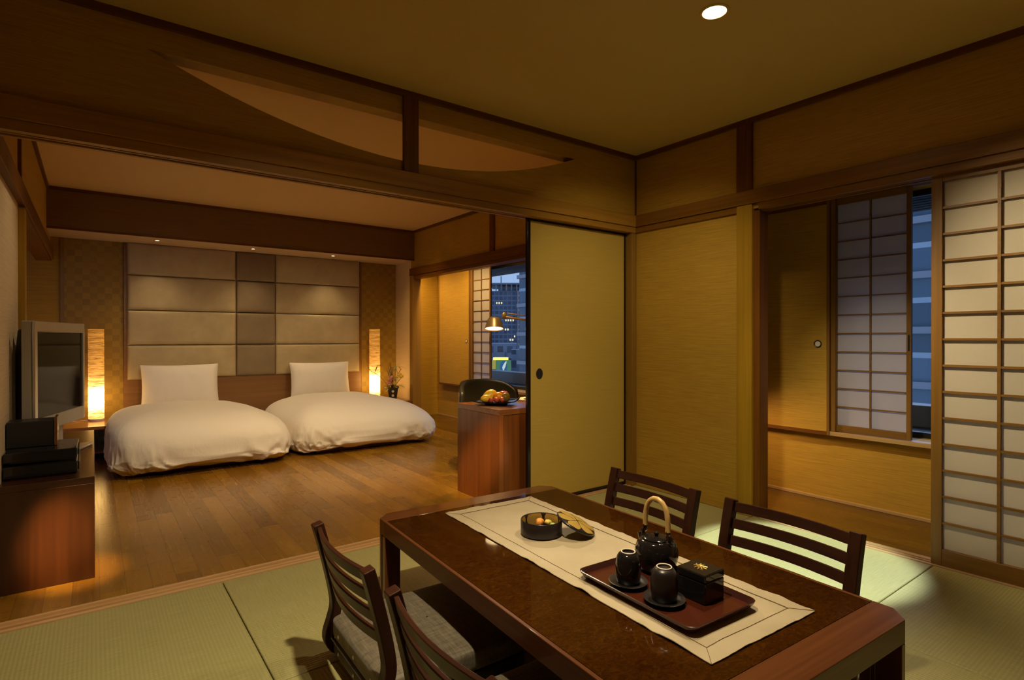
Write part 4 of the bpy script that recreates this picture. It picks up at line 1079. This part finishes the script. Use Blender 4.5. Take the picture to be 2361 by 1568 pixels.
sd = bpy.data.lights.new('dusk_glow', 'SUN'); sd.energy = 2.6; sd.color = (.50, .63, 1.0); sd.angle = radians(50)
so = bpy.data.objects.new('dusk_glow', sd); COL.objects.link(so); so.rotation_euler = Vector((-1, -.15, -.53)).to_track_quat('-Z', 'Y').to_euler(); so.location = (6, 3, 4)

# ------------------------------------------------------------------ outside
M['conc'] = plain('dark roof concrete', (.10, .10, .11), .7)
struct(box('trim_30', M['conc'], (XO, YT, .30), (1.75, 5.2, .455), bevel=.01), 'dark ledge outside the windows')
M['rail'] = plain('pale grey ledge cap', (.30, .32, .36), .5)
struct(box('trim_31', M['rail'], (1.75, YT, .30), (1.95, 9, .62), bevel=.01), 'pale parapet outside the windows')
mb = MB()
for i in range(14): mb.box(XO + .02 + i * .10, YT, 2.255, XO + .09 + i * .10, 7, 2.285)
mb.box(XO, YT, 2.286, 2.4, 7, 2.36); mb.box(2.36, YT, 2.252, 2.42, 7, 2.36)
struct(mb.build('trim_32', M['conc'], smooth=0), 'dark slatted eave over the windows')

def facade(name, col_wall, col_glass, cw, ch_, frame, seed, lit=.0):
    m = N(name); o = m.obj(); sx = m.n('SeparateXYZ', {0: o})
    u = m.math('ADD', sx.outputs[0], sx.outputs[1]); z = sx.outputs[2]
    fu = m.math('FRACT', m.math('DIVIDE', u, cw)); fz = m.math('FRACT', m.math('DIVIDE', z, ch_))
    bar = m.math('MAXIMUM', m.math('LESS_THAN', fu, frame[0]), m.math('LESS_THAN', fz, frame[1]))
    r = m.n('TexWhiteNoise', {'Vector': m.n('CombineXYZ', {0: m.math('FLOOR', m.math('DIVIDE', u, cw)), 1: m.math('FLOOR', m.math('DIVIDE', z, ch_)), 2: seed}).outputs[0]}).outputs['Value']
    g = m.mix(r, col_glass, tuple(c * .55 for c in col_glass))
    c = m.mix(bar, g, col_wall)
    rough = m.math('ADD', .25, m.math('MULTIPLY', bar, .5))
    m.bsdf(c, rough, **{'Specular IOR Level': .4}); return m.m
M['tower'] = facade('tower facade', (.24, .28, .36), (.12, .155, .22), 3.2, 3.6, (.18, .30), 1.0)
M['towerb'] = facade('tower balcony facade', (.46, .43, .45), (.15, .17, .21), 4.2, 3.6, (.35, .30), 2.0)
M['glassb'] = facade('glass office facade', (.42, .50, .58), (.13, .20, .27), 9.0, 3.6, (.02, .10), 3.0)
M['low'] = facade('low block facade', (.30, .34, .40), (.15, .17, .21), 2.2, 2.8, (.4, .45), 4.0)
M['lit'] = emis('lit office window', (1, .86, .55), 1.1)
CAM = Vector((-3.385, -2.932, 1.147)); YAW = .6406; FPX = 1295.2
def far(u, v, depth):
    """place point of the view at a given distance (used once to site the far buildings)"""
    f = Vector((sin(YAW), cos(YAW), 0)); r = Vector((cos(YAW), -sin(YAW), 0))
    return CAM + f * depth + r * ((u - 1180.5) / FPX * depth) + Vector((0, 0, (784 - v) / FPX * depth))
# tower seen over the roofs
D = 420
p0, p1 = far(1120, 690, D), far(1215, 690, D)
tw = thing('office_tower', 'tall dark office tower under the evening sky beyond the bedroom window', 'building', (p0.x, p0.y, -40), atan2(p1.y - p0.y, p1.x - p0.x))
W_ = (p1 - p0).length; top = far(1170, 676, D).z + 40
MB().box(0, 0, 0, W_ * .76, 40, top).build('front_block', M['tower'], tw, smooth=0)
MB().box(W_ * .765, -2, 0, W_ * 1.1, 40, top).build('balcony_block', M['towerb'], tw, smooth=0)
zc1 = far(1170, 658, D).z + 40
MB().box(W_ * .12, -3, zc1 - 1.2, W_ * 1.12, 40, zc1).build('roof_slab', M['rail'], tw, smooth=0)
for i in range(7):
    x = W_ * (.24 + .125 * i); MB().box(x, -2, top, x + .8, -1, zc1 - 1.2).build('roof_column', M['rail'], tw, smooth=0)
MB().box(W_ * .3, 8, top, W_ * 1.05, 36, zc1 - 1.5).build('plant_room', M['low'], tw, smooth=0)
zm = far(1154, 641, D).z + 40
MB().box(W_ * .36, 4, zc1, W_ * .36 + .6, 4.6, zm).build('antenna_mast', M['black'], tw, smooth=0)
for u, v, n in ((1144, 706, 3), (1165, 746, 4), (1164, 767, 2), (1185, 783, 1), (1175, 791, 2)):
    q = far(u, v, D); dx = (q - p0).dot((p1 - p0).normalized())
    for i in range(n): MB().box(dx + i * 1.8, -.3 if dx + i * 1.8 < W_ * .75 else -2.3, q.z + 40, dx + i * 1.8 + 1.0, -.2 if dx + i * 1.8 < W_ * .75 else -2.2, q.z + 41.4).build('lit_window', M['lit'], tw, smooth=0)
# glass office block across the street
gb = thing('glass_building', 'pale blue glass office block close to the right of the tower', 'building', (40.0, 53.7, -29.0))
MB().box(0, -120, 0, 30, 0, 45.5).build('curtain_wall', M['glassb'], gb, smooth=0)
for k in range(2, 12): MB().box(-.35, -119, k * 3.6 + 1.6, -.01, .1, k * 3.6 + 2.05).build('floor_band', M['rail'], gb, smooth=0)
# low roofs and the sign board
lb = thing('low_building', 'low grey flat roofed building behind the sign board', 'building', (*far(1160, 800, 130).xy, -40), -YAW)
zt2 = far(1160, 797, 130).z + 40
MB().box(-9, 0, 0, 3.2, 14, zt2).build('block', M['low'], lb, smooth=0)
MB().box(-1.8, -.6, zt2 - 4.5, .4, 0, zt2 - 2.0).build('roof_unit', M['rail'], lb, smooth=0)
lb2 = thing('low_building', 'dark low building to the right of the sign board', 'building', (*far(1190, 830, 118).xy, -40), -YAW)
MB().box(-1.0, 0, 0, 4, 8, far(1190, 812, 118).z + 40).build('block', M['low'], lb2, smooth=0)
lb3 = thing('low_building', 'low building with a glowing yellow strip above the sign board', 'building', (*far(1150, 830, 112).xy, -40), -YAW)
z3 = far(1150, 834, 112).z + 40
MB().box(-3.2, 0, 0, 1.8, 8, z3).build('block', M['low'], lb3, smooth=0)
MB().box(-1.1, -.4, z3 - .1, 1.9, -.05, z3 + .42).build('light_strip', emis('yellow strip light', (1, .85, .16), 1.6), lb3, smooth=0)
MB().box(-1.3, -.4, z3 - 1.9, -.6, -.05, z3 - .1).build('lit_side', emis('yellow side glow', (.8, .75, .2), .45), lb3, smooth=0)
sb = thing('billboard', 'green roof sign board with a blue oval and a white plume', 'sign', (*far(1161, 852, 106).xy, 0), -YAW)
zc3 = far(1161, 852, 106).z
MB().box(-1.42, 0, zc3 - 1.55, 1.42, .5, zc3 + 1.35).build('board', emis('lit green board', (.11, .32, .22), .6), sb, smooth=0)
MB().lathe([(0, .03), (1, .03), (1, 0)], n=36, caps=False).build('blue_oval', emis('lit blue oval', (.03, .15, .42), .75), sb, loc=(0, -.01, zc3), rot=(pi / 2, 0, 0)).scale = (.70, 1.2, 1)
MB().prism([(-.18, -1.1), (.12, -1.1), (.10, -.4), (.34, .1), (.52, .75), (.56, 1.2), (.22, .9), (-.06, .45), (-.24, .0), (-.14, -.5)], -.07, -.045, 'Y').build('white_plume', emis('lit white plume', (.75, .85, .80), .85), sb, loc=(0, 0, zc3), smooth=0)
struct(box('floor_street', M['conc'], (2.5, -200, -40.2), (600, 700, -40)))

# ------------------------------------------------------------------ sky
wd = bpy.data.worlds.new('dusk'); SC.world = wd; wd.use_nodes = True
nt = wd.node_tree; nt.nodes.clear()
out = nt.nodes.new('ShaderNodeOutputWorld'); bg = nt.nodes.new('ShaderNodeBackground')
tc = nt.nodes.new('ShaderNodeTexCoord'); sp_ = nt.nodes.new('ShaderNodeSeparateXYZ'); rp = nt.nodes.new('ShaderNodeValToRGB')
nt.links.new(tc.outputs['Generated'], sp_.inputs[0]); nt.links.new(sp_.outputs[2], rp.inputs[0])
e = rp.color_ramp.elements; e[0].position = 0.0; e[0].color = (.36, .50, .80, 1); e[1].position = .6; e[1].color = (.10, .19, .45, 1)
nt.links.new(rp.outputs[0], bg.inputs[0]); bg.inputs[1].default_value = 1.25; nt.links.new(bg.outputs[0], out.inputs[0])

# ------------------------------------------------------------------ camera and view
cd = bpy.data.cameras.new('camera'); cam = bpy.data.objects.new('camera', cd); COL.objects.link(cam)
cd.sensor_width = 36; cd.sensor_fit = 'HORIZONTAL'; cd.lens = 36 * FPX / 2361; cd.clip_end = 3000; cd.clip_start = .05
pit, rol = -.0040, -.0008
fw = Vector((sin(YAW) * cos(pit), cos(YAW) * cos(pit), sin(pit))); rt = Vector((cos(YAW), -sin(YAW), 0)); up = rt.cross(fw)
r2 = rt * cos(rol) + up * sin(rol); u2 = up * cos(rol) - rt * sin(rol)
cam.matrix_world = Matrix(((r2.x, u2.x, -fw.x, CAM.x), (r2.y, u2.y, -fw.y, CAM.y), (r2.z, u2.z, -fw.z, CAM.z), (0, 0, 0, 1)))
SC.camera = cam
vs = SC.view_settings; vs.view_transform = 'Standard'; vs.look = 'None'; vs.exposure = 0.0; vs.gamma = 1.0; vs.use_curve_mapping = False
cy = SC.cycles
cy.use_denoising = True
try: cy.denoiser = 'OPENIMAGEDENOISE'
except Exception: pass
cy.max_bounces = 10; cy.diffuse_bounces = 5; cy.glossy_bounces = 4; cy.transmission_bounces = 6; cy.transparent_max_bounces = 8
cy.sample_clamp_indirect = 4.0; cy.caustics_reflective = False; cy.caustics_refractive = False
